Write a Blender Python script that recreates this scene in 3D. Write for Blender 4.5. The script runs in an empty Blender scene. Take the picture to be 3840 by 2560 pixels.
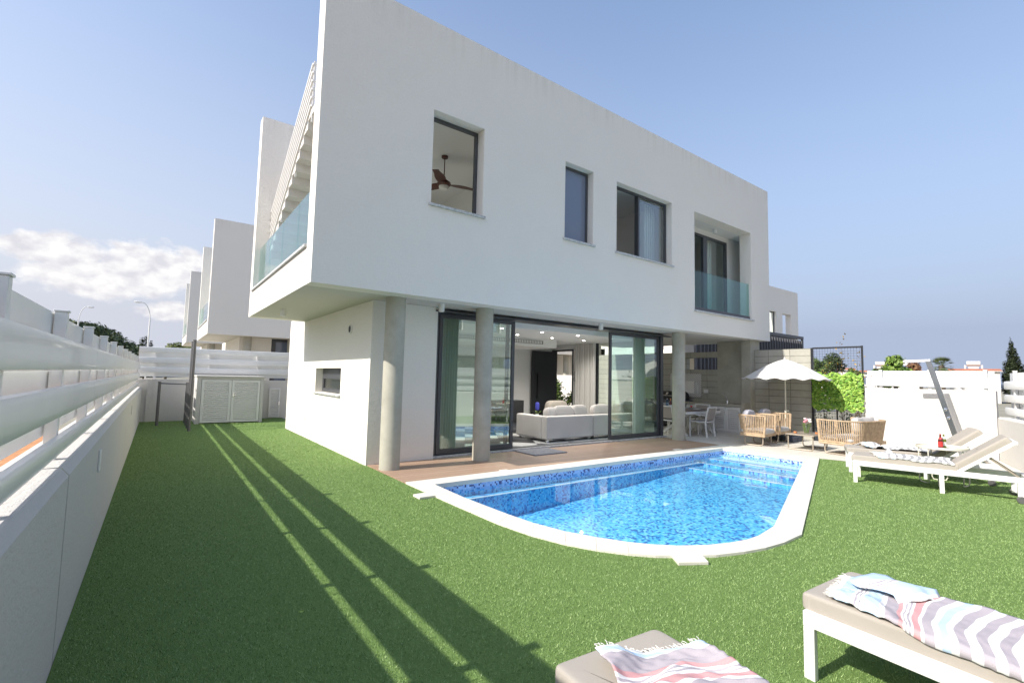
import bpy, math, random
import numpy as np
from mathutils import Vector, Matrix
random.seed(7)
rng = np.random.default_rng(11)
S = bpy.context.scene
COL = S.collection
R = math.radians

# ------------------------------------------------------------------ camera
F_PX, YAW, PITCH, ROLL = 1784.91, R(36.4964), R(4.24204), R(1.31067)
cam = bpy.data.cameras.new('camera'); cam.sensor_width = 36; cam.lens = 36 * F_PX / 3840
cam.clip_start = .05; cam.clip_end = 2000
co = bpy.data.objects.new('camera', cam); COL.objects.link(co)
_f = Vector((math.sin(YAW) * math.cos(PITCH), math.cos(YAW) * math.cos(PITCH), math.sin(PITCH)))
_r = Vector((math.cos(YAW), -math.sin(YAW), 0)); _u = _r.cross(_f)
_r2 = _r * math.cos(ROLL) + _u * math.sin(ROLL); _u2 = _u * math.cos(ROLL) - _r * math.sin(ROLL)
mt = Matrix((_r2, _u2, -_f)).transposed().to_4x4(); mt.translation = (0, 0, 1.6)
co.matrix_world = mt; S.camera = co

# ------------------------------------------------------------------ sun, sky, exposure
SUN = Vector((-1.24, .125, 1)).normalized()
ld = bpy.data.lights.new('sun', 'SUN'); ld.energy = 3.15; ld.angle = R(.55); ld.color = (1, .955, .88)
lo = bpy.data.objects.new('sun', ld); COL.objects.link(lo); lo.rotation_euler = SUN.to_track_quat('Z', 'Y').to_euler()
lo.location = SUN * 60
W = bpy.data.worlds.new('World'); S.world = W; W.use_nodes = True
nt = W.node_tree; nt.nodes.clear(); N = nt.nodes.new; Lk = nt.links.new
sky = N('ShaderNodeTexSky'); sky.sky_type = 'NISHITA'; sky.sun_disc = False
sky.sun_elevation = math.asin(SUN.z); sky.sun_rotation = math.atan2(SUN.x, SUN.y)
sky.air_density = 1.0; sky.dust_density = 1.2; sky.ozone_density = 1.6; sky.altitude = 20
tc = N('ShaderNodeTexCoord'); sep = N('ShaderNodeSeparateXYZ'); Lk(tc.outputs['Generated'], sep.inputs[0])
def M_(op, a, b=None, c=None, clamp=False):
    n = N('ShaderNodeMath'); n.operation = op; n.use_clamp = clamp
    for i, v in enumerate((a, b, c)):
        if v is None: continue
        if isinstance(v, (int, float)): n.inputs[i].default_value = v
        else: Lk(v, n.inputs[i])
    return n.outputs[0]
az = M_('MULTIPLY', M_('ARCTAN2', sep.outputs[0], sep.outputs[1]), 57.2958)
el = M_('MULTIPLY', M_('ARCSINE', sep.outputs[2]), 57.2958)
cmb = N('ShaderNodeCombineXYZ'); Lk(az, cmb.inputs[0]); Lk(M_('MULTIPLY', el, 1.5), cmb.inputs[1])
nz = N('ShaderNodeTexNoise'); nz.inputs['Scale'].default_value = .33; nz.inputs['Detail'].default_value = 9; nz.inputs['Roughness'].default_value = .6
Lk(cmb.outputs[0], nz.inputs['Vector'])
def blob(a0, e0, sa, se):
    da = M_('DIVIDE', M_('SUBTRACT', az, a0), sa); de = M_('DIVIDE', M_('SUBTRACT', el, e0), se)
    return M_('SUBTRACT', 1.0, M_('SQRT', M_('ADD', M_('MULTIPLY', da, da), M_('MULTIPLY', de, de))))
msk = M_('MAXIMUM', M_('MAXIMUM', blob(-7.6, 9.9, 4.6, 1.9), blob(-.6, 9.6, 5.2, 2.7)), M_('SUBTRACT', blob(1.0, 5.6, 3.6, 1.3), .12))
msk = M_('MAXIMUM', msk, M_('SUBTRACT', blob(-4.5, 8.3, 7.5, 2.4), .05))
den = M_('MULTIPLY', M_('ADD', M_('MULTIPLY', msk, 1.25), M_('MULTIPLY', M_('SUBTRACT', nz.outputs[0], .50), 2.0)), 2.6, clamp=True)
nz2 = N('ShaderNodeTexNoise'); nz2.inputs['Scale'].default_value = .55; nz2.inputs['Detail'].default_value = 7; Lk(cmb.outputs[0], nz2.inputs['Vector'])
# pale haze low over the horizon, stronger towards the sun side
hz = M_('POWER', M_('SUBTRACT', 1.0, M_('MULTIPLY', M_('MAXIMUM', el, 0.0), 1 / 46, clamp=True)), 1.3)
azn = M_('MULTIPLY_ADD', az, -1 / 70, .75, clamp=True)
hzf = M_('MULTIPLY_ADD', hz, 1.05, .10, clamp=True)
def mixc(f, a, b):
    m = N('ShaderNodeMix'); m.data_type = 'RGBA'
    if isinstance(f, (int, float)): m.inputs['Factor'].default_value = f
    else: Lk(f, m.inputs['Factor'])
    for i, v in ((6, a), (7, b)):
        if isinstance(v, tuple): m.inputs[i].default_value = (*v, 1)
        else: Lk(v, m.inputs[i])
    return m.outputs[2]
haze_c = mixc(azn, (1.66, 1.94, 2.58), (2.65, 2.70, 3.0))
c1 = mixc(hzf, sky.outputs[0], haze_c)
cl = mixc(M_('MULTIPLY_ADD', nz2.outputs[0], 2.6, -.9, clamp=True), (2.85, 2.8, 3.0), (4.5, 4.4, 4.2))
c2 = mixc(M_('MULTIPLY', den, .9), c1, cl)
bg = N('ShaderNodeBackground'); bg.inputs[1].default_value = .134; Lk(c2, bg.inputs[0])
wo = N('ShaderNodeOutputWorld'); Lk(bg.outputs[0], wo.inputs[0])
S.view_settings.view_transform = 'Standard'; S.view_settings.look = 'None'; S.view_settings.gamma = 1
S.view_settings.exposure = 1.02
S.cycles.max_bounces = 10; S.cycles.diffuse_bounces = 5; S.cycles.transparent_max_bounces = 24; S.cycles.glossy_bounces = 4
S.cycles.use_denoising = True; S.cycles.sample_clamp_indirect = 6

# ------------------------------------------------------------------ materials
def mat(name, col, rough=.6, metal=0, var=0, vs=3, bump=0, bs=80, dist=.004, spec=.5, emit=None, coat=0):
    m = bpy.data.materials.new(name); m.use_nodes = True; t = m.node_tree; b = t.nodes['Principled BSDF']
    b.inputs['Base Color'].default_value = (*col, 1); b.inputs['Roughness'].default_value = rough
    b.inputs['Metallic'].default_value = metal; b.inputs['Specular IOR Level'].default_value = spec
    if coat: b.inputs['Coat Weight'].default_value = coat
    g = t.nodes.new('ShaderNodeTexCoord')
    if var:
        n = t.nodes.new('ShaderNodeTexNoise'); n.inputs['Scale'].default_value = vs; n.inputs['Detail'].default_value = 6
        t.links.new(g.outputs['Object'], n.inputs['Vector'])
        cr = t.nodes.new('ShaderNodeMapRange'); cr.inputs[1].default_value = .3; cr.inputs[2].default_value = .7
        cr.inputs[3].default_value = 1 - var; cr.inputs[4].default_value = 1 + var * .6; t.links.new(n.outputs[0], cr.inputs[0])
        mx = t.nodes.new('ShaderNodeVectorMath'); mx.operation = 'SCALE'; mx.inputs[0].default_value = col
        t.links.new(cr.outputs[0], mx.inputs['Scale']); t.links.new(mx.outputs[0], b.inputs['Base Color'])
    if bump:
        n = t.nodes.new('ShaderNodeTexNoise'); n.inputs['Scale'].default_value = bs; n.inputs['Detail'].default_value = 5
        t.links.new(g.outputs['Object'], n.inputs['Vector'])
        bp = t.nodes.new('ShaderNodeBump'); bp.inputs['Strength'].default_value = bump; bp.inputs['Distance'].default_value = dist
        t.links.new(n.outputs[0], bp.inputs['Height']); t.links.new(bp.outputs[0], b.inputs['Normal'])
    if emit: b.inputs['Emission Color'].default_value = (*emit[0], 1); b.inputs['Emission Strength'].default_value = emit[1]
    return m
class T:   # small node-tree helper
    def __init__(s, m): s.t = m.node_tree; s.b = s.t.nodes['Principled BSDF']; s.g = s.t.nodes.new('ShaderNodeTexCoord').outputs['Object']
    def n(s, k, **kw):
        x = s.t.nodes.new(k)
        for a, v in kw.items(): setattr(x, a, v)
        return x
    def l(s, a, b): s.t.links.new(a, b)
    def m(s, op, a, b=None, c=None, clamp=False):
        x = s.n('ShaderNodeMath', operation=op, use_clamp=clamp)
        for i, v in enumerate((a, b, c)):
            if v is None: continue
            if isinstance(v, (int, float)): x.inputs[i].default_value = v
            else: s.l(v, x.inputs[i])
        return x.outputs[0]
    def xyz(s, v=None):
        x = s.n('ShaderNodeSeparateXYZ'); s.l(v or s.g, x.inputs[0]); return x.outputs
    def comb(s, *a):
        x = s.n('ShaderNodeCombineXYZ')
        for i, v in enumerate(a):
            if isinstance(v, (int, float)): x.inputs[i].default_value = v
            else: s.l(v, x.inputs[i])
        return x.outputs[0]
    def noise(s, v, sc, det=4, ro=.5):
        x = s.n('ShaderNodeTexNoise'); x.inputs['Scale'].default_value = sc; x.inputs['Detail'].default_value = det; x.inputs['Roughness'].default_value = ro
        s.l(v, x.inputs['Vector']); return x.outputs[0]
    def mix(s, f, a, b, bt='MIX'):
        x = s.n('ShaderNodeMix', data_type='RGBA', blend_type=bt)
        if isinstance(f, (int, float)): x.inputs['Factor'].default_value = f
        else: s.l(f, x.inputs['Factor'])
        for i, v in ((6, a), (7, b)):
            if isinstance(v, tuple): x.inputs[i].default_value = (*v, 1)
            else: s.l(v, x.inputs[i])
        return x.outputs[2]
    def ramp(s, f, stops, const=False):
        x = s.n('ShaderNodeValToRGB'); r = x.color_ramp; r.interpolation = 'CONSTANT' if const else 'LINEAR'
        while len(r.elements) < len(stops): r.elements.new(.5)
        for e, (p, c) in zip(r.elements, stops): e.position = p; e.color = (*c, 1)
        s.l(f, x.inputs[0]); return x.outputs[0]
    def bump(s, h, st=.3, d=.005):
        x = s.n('ShaderNodeBump'); x.inputs['Strength'].default_value = st; x.inputs['Distance'].default_value = d
        s.l(h, x.inputs['Height']); s.l(x.outputs[0], s.b.inputs['Normal'])
    def base(s, c): s.l(c, s.b.inputs['Base Color'])

M = {}
# white stucco with rain streaks under the parapet edge
def stucco(name, top=None, col=(.87, .825, .755)):
    m = mat(name, col, .85, spec=.25); t = T(m); o = t.xyz()
    big = t.noise(t.g, 1.1, 5); c = t.mix(t.m('MULTIPLY_ADD', big, .9, -.2, clamp=True), tuple(x * .955 for x in col), tuple(min(1, x * 1.02) for x in col))
    fine = t.noise(t.g, 30, 5, .8)
    c = t.mix(t.m('MULTIPLY_ADD', fine, 2.4, -.95, clamp=True), c, tuple(x * .90 for x in col))
    if top:
        st = t.noise(t.comb(t.m('MULTIPLY', o[0], 9), t.m('MULTIPLY', o[1], 9), t.m('MULTIPLY', o[2], .35)), 1, 5, .6)
        f = t.m('MULTIPLY', t.m('MULTIPLY_ADD', st, 4, -1.9, clamp=True), t.m('MULTIPLY_ADD', o[2], 1 / .6, -(top - .6) / .6, clamp=True))
        c = t.mix(t.m('MULTIPLY', f, .24), c, (.50, .43, .33))
    t.base(c); t.bump(t.m('ADD', fine, t.m('MULTIPLY', t.noise(t.g, 14, 3), .5)), .7, .02); return m
M['stucco'] = stucco('white_stucco', 7.79)
M['white'] = stucco('white_plaster', None, (.64, .615, .58))
M['inside'] = mat('interior_paint', (.74, .73, .71), .8)
M['ceil'] = mat('ceiling_paint', (.78, .78, .77), .8)
M['alu'] = mat('charcoal_aluminium', (.075, .078, .085), .38, .2)
M['wmetal'] = mat('white_powder_coat', (.74, .725, .70), .4, var=.04, vs=4)
M['wplastic'] = mat('white_pvc_board', (.74, .74, .73), .3, var=.05, vs=2.5, coat=.25)
m = M['concrete'] = mat('grey_concrete', (.30, .285, .24), .75); t = T(m)
t.base(t.mix(t.m('MULTIPLY_ADD', t.noise(t.g, 2.2, 8, .65), 2.2, -.6, clamp=True), (.33, .31, .25), (.47, .445, .37))); t.bump(t.noise(t.g, 30, 6), .2, .004)
m = M['block'] = mat('grey_block', (.3, .29, .25), .85); t = T(m); o = t.xyz()
br = t.n('ShaderNodeTexBrick'); br.offset = 0; br.inputs['Scale'].default_value = 1; br.inputs['Mortar Size'].default_value = .009; br.inputs['Mortar Smooth'].default_value = .2
br.inputs['Brick Width'].default_value = .62; br.inputs['Row Height'].default_value = .2
br.inputs['Color1'].default_value = (.46, .44, .375, 1); br.inputs['Color2'].default_value = (.38, .365, .32, 1); br.inputs['Mortar'].default_value = (.12, .115, .10, 1)
t.l(t.comb(t.m('ADD', t.m('ADD', o[1], o[0]), .28), o[2], 0), br.inputs['Vector'])
t.base(t.mix(.35, br.outputs[0], t.ramp(t.noise(t.g, 5, 7, .7), [(.3, (.28, .265, .22)), (.75, (.52, .495, .41))]), 'MIX'))
t.bump(t.m('ADD', t.m('MULTIPLY', br.outputs[1], -1.5), t.m('MULTIPLY', t.noise(t.g, 40, 5), .3)), .6, .01)
m = M['marble'] = mat('grey_marble', (.55, .55, .54), .4); t = T(m); t.base(t.ramp(t.noise(t.g, 18, 8, .75), [(.35, (.25, .25, .26)), (.5, (.52, .52, .51)), (.7, (.70, .69, .66))]))
m = M['coping'] = mat('cream_coping_stone', (.70, .66, .58), .7); t = T(m)
c = t.ramp(t.noise(t.g, 1.8, 5), [(.3, (.64, .60, .52)), (.7, (.74, .70, .62))]); t.base(t.mix(t.m('MULTIPLY_ADD', t.noise(t.g, 90, 3), .5, -.15, clamp=True), c, (.56, .52, .44))); t.bump(t.noise(t.g, 60, 4), .2, .003)
m = M['patio'] = mat('cream_patio_tile', (.6, .57, .5), .65); t = T(m); o = t.xyz()
br = t.n('ShaderNodeTexBrick'); br.offset = .5; br.inputs['Scale'].default_value = 1; br.inputs['Mortar Size'].default_value = .004; br.inputs['Brick Width'].default_value = .9; br.inputs['Row Height'].default_value = .45
br.inputs['Color1'].default_value = (.68, .64, .56, 1); br.inputs['Color2'].default_value = (.62, .585, .51, 1); br.inputs['Mortar'].default_value = (.40, .38, .33, 1)
t.l(t.comb(o[1], o[0], 0), br.inputs['Vector']); t.base(t.mix(t.m('MULTIPLY_ADD', t.noise(t.g, 3, 7, .6), 1.4, -.45, clamp=True), br.outputs[0], (.58, .54, .46)))
# timber deck: boards along X, 14 cm
m = M['deck'] = mat('brown_deck_board', (.3, .2, .14), .6); t = T(m); o = t.xyz()
row = t.m('FLOOR', t.m('DIVIDE', o[1], .14)); fr = t.m('FRACT', t.m('DIVIDE', o[1], .14))
wn = t.n('ShaderNodeTexWhiteNoise', noise_dimensions='1D'); t.l(row, wn.inputs['W'])
gr = t.noise(t.comb(t.m('MULTIPLY', o[0], 1.3), t.m('MULTIPLY', o[1], 40), row), 1.0, 5, .6)
c = t.mix(wn.outputs[0], (.30, .19, .125), (.37, .245, .17)); c = t.mix(t.m('MULTIPLY_ADD', gr, 1.6, -.5, clamp=True), c, (.45, .31, .22))
gap = t.m('LESS_THAN', t.m('MINIMUM', fr, t.m('SUBTRACT', 1.0, fr)), .025); t.base(t.mix(gap, c, (.09, .05, .03)))
t.bump(t.m('SUBTRACT', t.m('MULTIPLY', gr, .1), gap), .5, .006)
M['water_dummy'] = None
def mosaic(name, floor=False, band=False):
    m = mat(name, (.1, .4, .7), .25); t = T(m); o = t.xyz(); s = .036 if floor else .027
    q = [t.m('FLOOR', t.m('DIVIDE', x, s)) for x in o]; f = [t.m('FRACT', t.m('DIVIDE', x, s)) for x in o]
    if floor: u, v, fu, fv = q[0], q[1], f[0], f[1]
    else:     # walls: run along X + Y, rows in Z
        hx = t.m('ADD', o[0], o[1]); u, v = t.m('FLOOR', t.m('DIVIDE', hx, s)), q[2]; fu, fv = t.m('FRACT', t.m('DIVIDE', hx, s)), f[2]
    wn = t.n('ShaderNodeTexWhiteNoise', noise_dimensions='2D'); t.l(t.comb(u, v, 0), wn.inputs['Vector'])
    cl = t.m('MULTIPLY_ADD', t.noise(t.comb(u, v, 0), .55, 2), .9, -.45)
    r = t.m('ADD', wn.outputs['Value'], cl)
    deep = t.ramp(r, [(0, (.025, .14, .45)), (.14, (.035, .24, .60)), (.24, (.07, .42, .78)), (.36, (.10, .50, .86)), (.6, (.14, .58, .88)), (.82, (.24, .68, .92))], True)
    top = t.ramp(r, [(0, (.045, .03, .13)), (.16, (.07, .045, .18)), (.24, (.28, .40, .70)), (.5, (.36, .50, .80)), (.8, (.44, .56, .82))], True)
    if floor: c = deep
    else:
        g = t.m('ADD', t.m('MULTIPLY_ADD', o[2], 9, 1.75), t.m('MULTIPLY_ADD', wn.outputs['Value'], .9, -.45)); g = t.m('GREATER_THAN', g, 0.5)
        c = t.mix(g, deep, top)
    gl = t.m('LESS_THAN', t.m('MINIMUM', fu, fv), .10)
    t.base(t.mix(t.m('MULTIPLY', gl, .55), c, (.22, .50, .72) if floor else (.42, .60, .80))); return m
M['tile_floor'] = mosaic('blue_glass_mosaic_floor', True); M['tile_wall'] = mosaic('blue_glass_mosaic_wall')
M['nosing'] = mat('white_step_edge', (.75, .82, .86), .4)
def glassy(name, tint, refl=1.0, rough=0.0, ior=1.5, bump=None):
    m = bpy.data.materials.new(name); m.use_nodes = True; t = m.node_tree; t.nodes.clear()
    tr = t.nodes.new('ShaderNodeBsdfTransparent'); tr.inputs[0].default_value = (*tint, 1)
    gl = t.nodes.new('ShaderNodeBsdfGlossy'); gl.inputs['Roughness'].default_value = rough; gl.inputs[0].default_value = (refl, refl, refl, 1)
    g5 = t.nodes.new('ShaderNodeNewGeometry'); dt = t.nodes.new('ShaderNodeVectorMath'); dt.operation = 'DOT_PRODUCT'
    t.links.new(g5.outputs['Incoming'], dt.inputs[0]); t.links.new(g5.outputs['Normal'], dt.inputs[1])
    def mm(op, a_, b_=None, c_=None):
        x = t.nodes.new('ShaderNodeMath'); x.operation = op
        for i, v in enumerate((a_, b_, c_)):
            if v is None: continue
            if isinstance(v, (int, float)): x.inputs[i].default_value = v
            else: t.links.new(v, x.inputs[i])
        return x.outputs[0]
    f0 = ((ior - 1) / (ior + 1)) ** 2     # Schlick reflectance, the same from both sides of the sheet
    fr = mm('MULTIPLY_ADD', mm('POWER', mm('SUBTRACT', 1.0, mm('ABSOLUTE', dt.outputs['Value'])), 5.0), 1 - f0, f0)
    mx = t.nodes.new('ShaderNodeMixShader'); out = t.nodes.new('ShaderNodeOutputMaterial')
    t.links.new(fr, mx.inputs[0]); t.links.new(tr.outputs[0], mx.inputs[1]); t.links.new(gl.outputs[0], mx.inputs[2]); t.links.new(mx.outputs[0], out.inputs[0])
    if bump:
        g = t.nodes.new('ShaderNodeTexCoord'); n = t.nodes.new('ShaderNodeTexNoise'); n.inputs['Scale'].default_value = bump[0]; n.inputs['Detail'].default_value = 3
        b = t.nodes.new('ShaderNodeBump'); b.inputs['Strength'].default_value = bump[1]; b.inputs['Distance'].default_value = .01
        t.links.new(g.outputs['Object'], n.inputs['Vector']); t.links.new(n.outputs[0], b.inputs['Height']); t.links.new(b.outputs[0], gl.inputs['Normal'])
    return m
M['water'] = glassy('pool_water', (.90, .98, 1.0), .75, 0, 1.33, (2.2, .05))
M['glass'] = glassy('window_glass', (.92, .97, .96), .95, 0, 2.2)
M['teal_glass'] = glassy('green_tinted_door_glass', (.84, .96, .92), .95, 0, 2.3)
M['rail_glass'] = glassy('balustrade_glass', (.78, .935, .925), .9, 0, 1.5)
M['frost'] = mat('frosted_glass', (.15, .18, .25), .12, spec=.9)
M['clear'] = glassy('clear_drinking_glass', (.93, .95, .95), .9, .02, 1.45)
M['chrome'] = mat('chrome', (.75, .75, .76), .12, 1)
M['steel'] = mat('brushed_steel', (.42, .42, .42), .25, 1, var=.1, vs=2)
M['black'] = mat('black_enamel', (.02, .021, .023), .35)
M['darkdoor'] = mat('charcoal_door_leaf', (.028, .03, .034), .5)
M['dkgrey'] = mat('dark_grey_paint', (.10, .10, .11), .5)
M['polegrey'] = mat('grey_steel_tube', (.13, .125, .125), .45, .3)
def weave(name, col, s=160, k=.25):
    m = mat(name, col, .9, spec=.15); t = T(m); w = t.n('ShaderNodeTexWave'); w.inputs['Scale'].default_value = s; w.inputs['Distortion'].default_value = 1.5
    w2 = t.n('ShaderNodeTexWave', bands_direction='Y'); w2.inputs['Scale'].default_value = s; t.l(t.g, w.inputs[0]); t.l(t.g, w2.inputs[0])
    h = t.m('MULTIPLY', w.outputs[1], w2.outputs[1])
    c = t.mix(t.m('MULTIPLY', h, k), col, tuple(x * .6 for x in col)); c = t.mix(t.m('MULTIPLY_ADD', t.noise(t.g, 3, 5), 1.2, -.5, clamp=True), c, tuple(x * .86 for x in col))
    t.base(c); t.bump(t.m('ADD', h, t.m('MULTIPLY', t.noise(t.g, 5, 3), 3)), .25, .004); return m
M['taupe'] = weave('taupe_outdoor_canvas', (.40, .36, .31)); M['cushion'] = weave('pale_grey_cushion_cloth', (.50, .475, .45))
M['sofa'] = weave('light_grey_sofa_cloth', (.60, .58, .55)); M['mesh_seat'] = weave('beige_sling_mesh', (.42, .37, .33)); M['pillow'] = weave('lavender_grey_pillow_cloth', (.44, .43, .46))
M['rope'] = mat('tan_rope', (.47, .34, .215), .75, var=.25, vs=14, bump=.4, bs=90)
M['taupe_metal'] = mat('taupe_metal', (.33, .28, .22), .45, .2); M['cream_metal'] = mat('cream_metal', (.66, .63, .53), .4)
M['umb'] = mat('white_umbrella_cloth', (.62, .60, .56), .9, bump=.2, bs=6, dist=.02)
M['curtain'] = mat('grey_curtain_cloth', (.60, .58, .55), .9); M['pale_curtain'] = mat('pale_curtain_cloth', (.66, .67, .66), .9)
M['worktop'] = mat('beige_worktop', (.40, .37, .30), .5, var=.08, vs=4)
M['table'] = mat('brown_table_slab', (.20, .15, .125), .45, var=.2, vs=6)
M['plate'] = mat('white_china', (.75, .77, .77), .2); M['wine'] = mat('rose_wine', (.62, .05, .06), .15); M['amber'] = mat('amber_drink', (.75, .25, .08), .15)
M['brownb'] = mat('brown_bottle_glass', (.10, .012, .008), .08, spec=.8); M['greenb'] = mat('green_bottle_glass', (.10, .13, .012), .08, spec=.8)
M['lab_r'] = mat('red_paper_label', (.55, .03, .03), .5); M['lab_w'] = mat('white_paper_label', (.8, .78, .72), .5); M['bluebottle'] = glassy('blue_water_bottle', (.55, .72, .88), .9, .03, 1.45)
M['fan'] = mat('mahogany_fan_blade', (.085, .028, .018), .4); M['lamp_on'] = mat('lit_downlight', (1, .95, .85), .5, emit=((1, .93, .84), 14)); M['opal'] = mat('opal_lamp_glass', (.8, .79, .76), .3)
M['soil'] = mat('orange_soil', (.50, .235, .10), .95, var=.35, vs=5, bump=.6, bs=9, dist=.05)
M['dry'] = mat('dry_ground', (.27, .25, .19), .95, var=.3, vs=.6)
M['bark'] = mat('tree_bark', (.11, .085, .06), .9, var=.3, vs=6); M['roof_r'] = mat('terracotta_roof', (.42, .15, .08), .8, var=.2, vs=3)
M['mat'] = mat('grey_shaggy_mat', (.33, .33, .35), 1, var=.35, vs=45, bump=1, bs=120, dist=.02)
m = M['tilefloor'] = mat('geometric_floor', (.5, .5, .5), .3); t = T(m); o = t.xyz()
a_ = t.m('FLOOR', t.m('MULTIPLY', t.m('ADD', o[0], o[1]), 1.15)); b_ = t.m('FLOOR', t.m('MULTIPLY', t.m('SUBTRACT', o[0], t.m('MULTIPLY', o[1], .6)), 1.0))
k_ = t.m('FRACT', t.m('MULTIPLY', t.m('ADD', a_, t.m('MULTIPLY', b_, 2)), 1 / 3.0)); t.base(t.ramp(k_, [(0, (.03, .03, .035)), (.2, (.10, .10, .11)), (.5, (.60, .60, .58))], True))
def leaf(name, c0, c1, rough=.55, tr=.0):
    m = mat(name, c0, rough, spec=.35); t = T(m); i = t.n('ShaderNodeNewGeometry')
    t.base(t.mix(i.outputs['Random Per Island'], c0, c1))
    if tr: t.b.inputs['Subsurface Weight'].default_value = 0; t.b.inputs['Transmission Weight'].default_value = 0
    return m
M['hedge'] = leaf('bright_hedge_leaf', (.11, .27, .03), (.36, .52, .09)); M['pine'] = leaf('pine_foliage', (.018, .036, .010), (.075, .10, .028)); M['pine2'] = leaf('yellowgreen_foliage', (.07, .09, .015), (.15, .17, .035))
M['cyp'] = leaf('cypress_foliage', (.020, .03, .014), (.055, .07, .03)); M['mango'] = leaf('broad_leaf', (.06, .13, .02), (.20, .28, .05)); M['rust'] = leaf('rust_leaf', (.12, .05, .025), (.22, .12, .05))
M['palm'] = leaf('palm_leaf', (.06, .09, .03), (.15, .17, .07)); M['shrub'] = leaf('shrub_leaf', (.03, .07, .012), (.15, .20, .05)); M['olive'] = leaf('olive_leaf', (.12, .16, .09), (.26, .30, .18)); M['orangefl'] = leaf('orange_leaf', (.30, .22, .03), (.50, .30, .05))
M['blade'] = leaf('grass_blade', (.12, .215, .05), (.36, .48, .19), .5)
m = M['lawn'] = mat('artificial_turf', (.06, .13, .03), .8, spec=.2); t = T(m)
t.base(t.mix(t.noise(t.g, 160, 3, .8), t.mix(t.noise(t.g, 1.3, 4), (.095, .175, .04), (.13, .215, .055)), (.20, .30, .09))); t.bump(t.noise(t.g, 130, 2), .8, .02)

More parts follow.
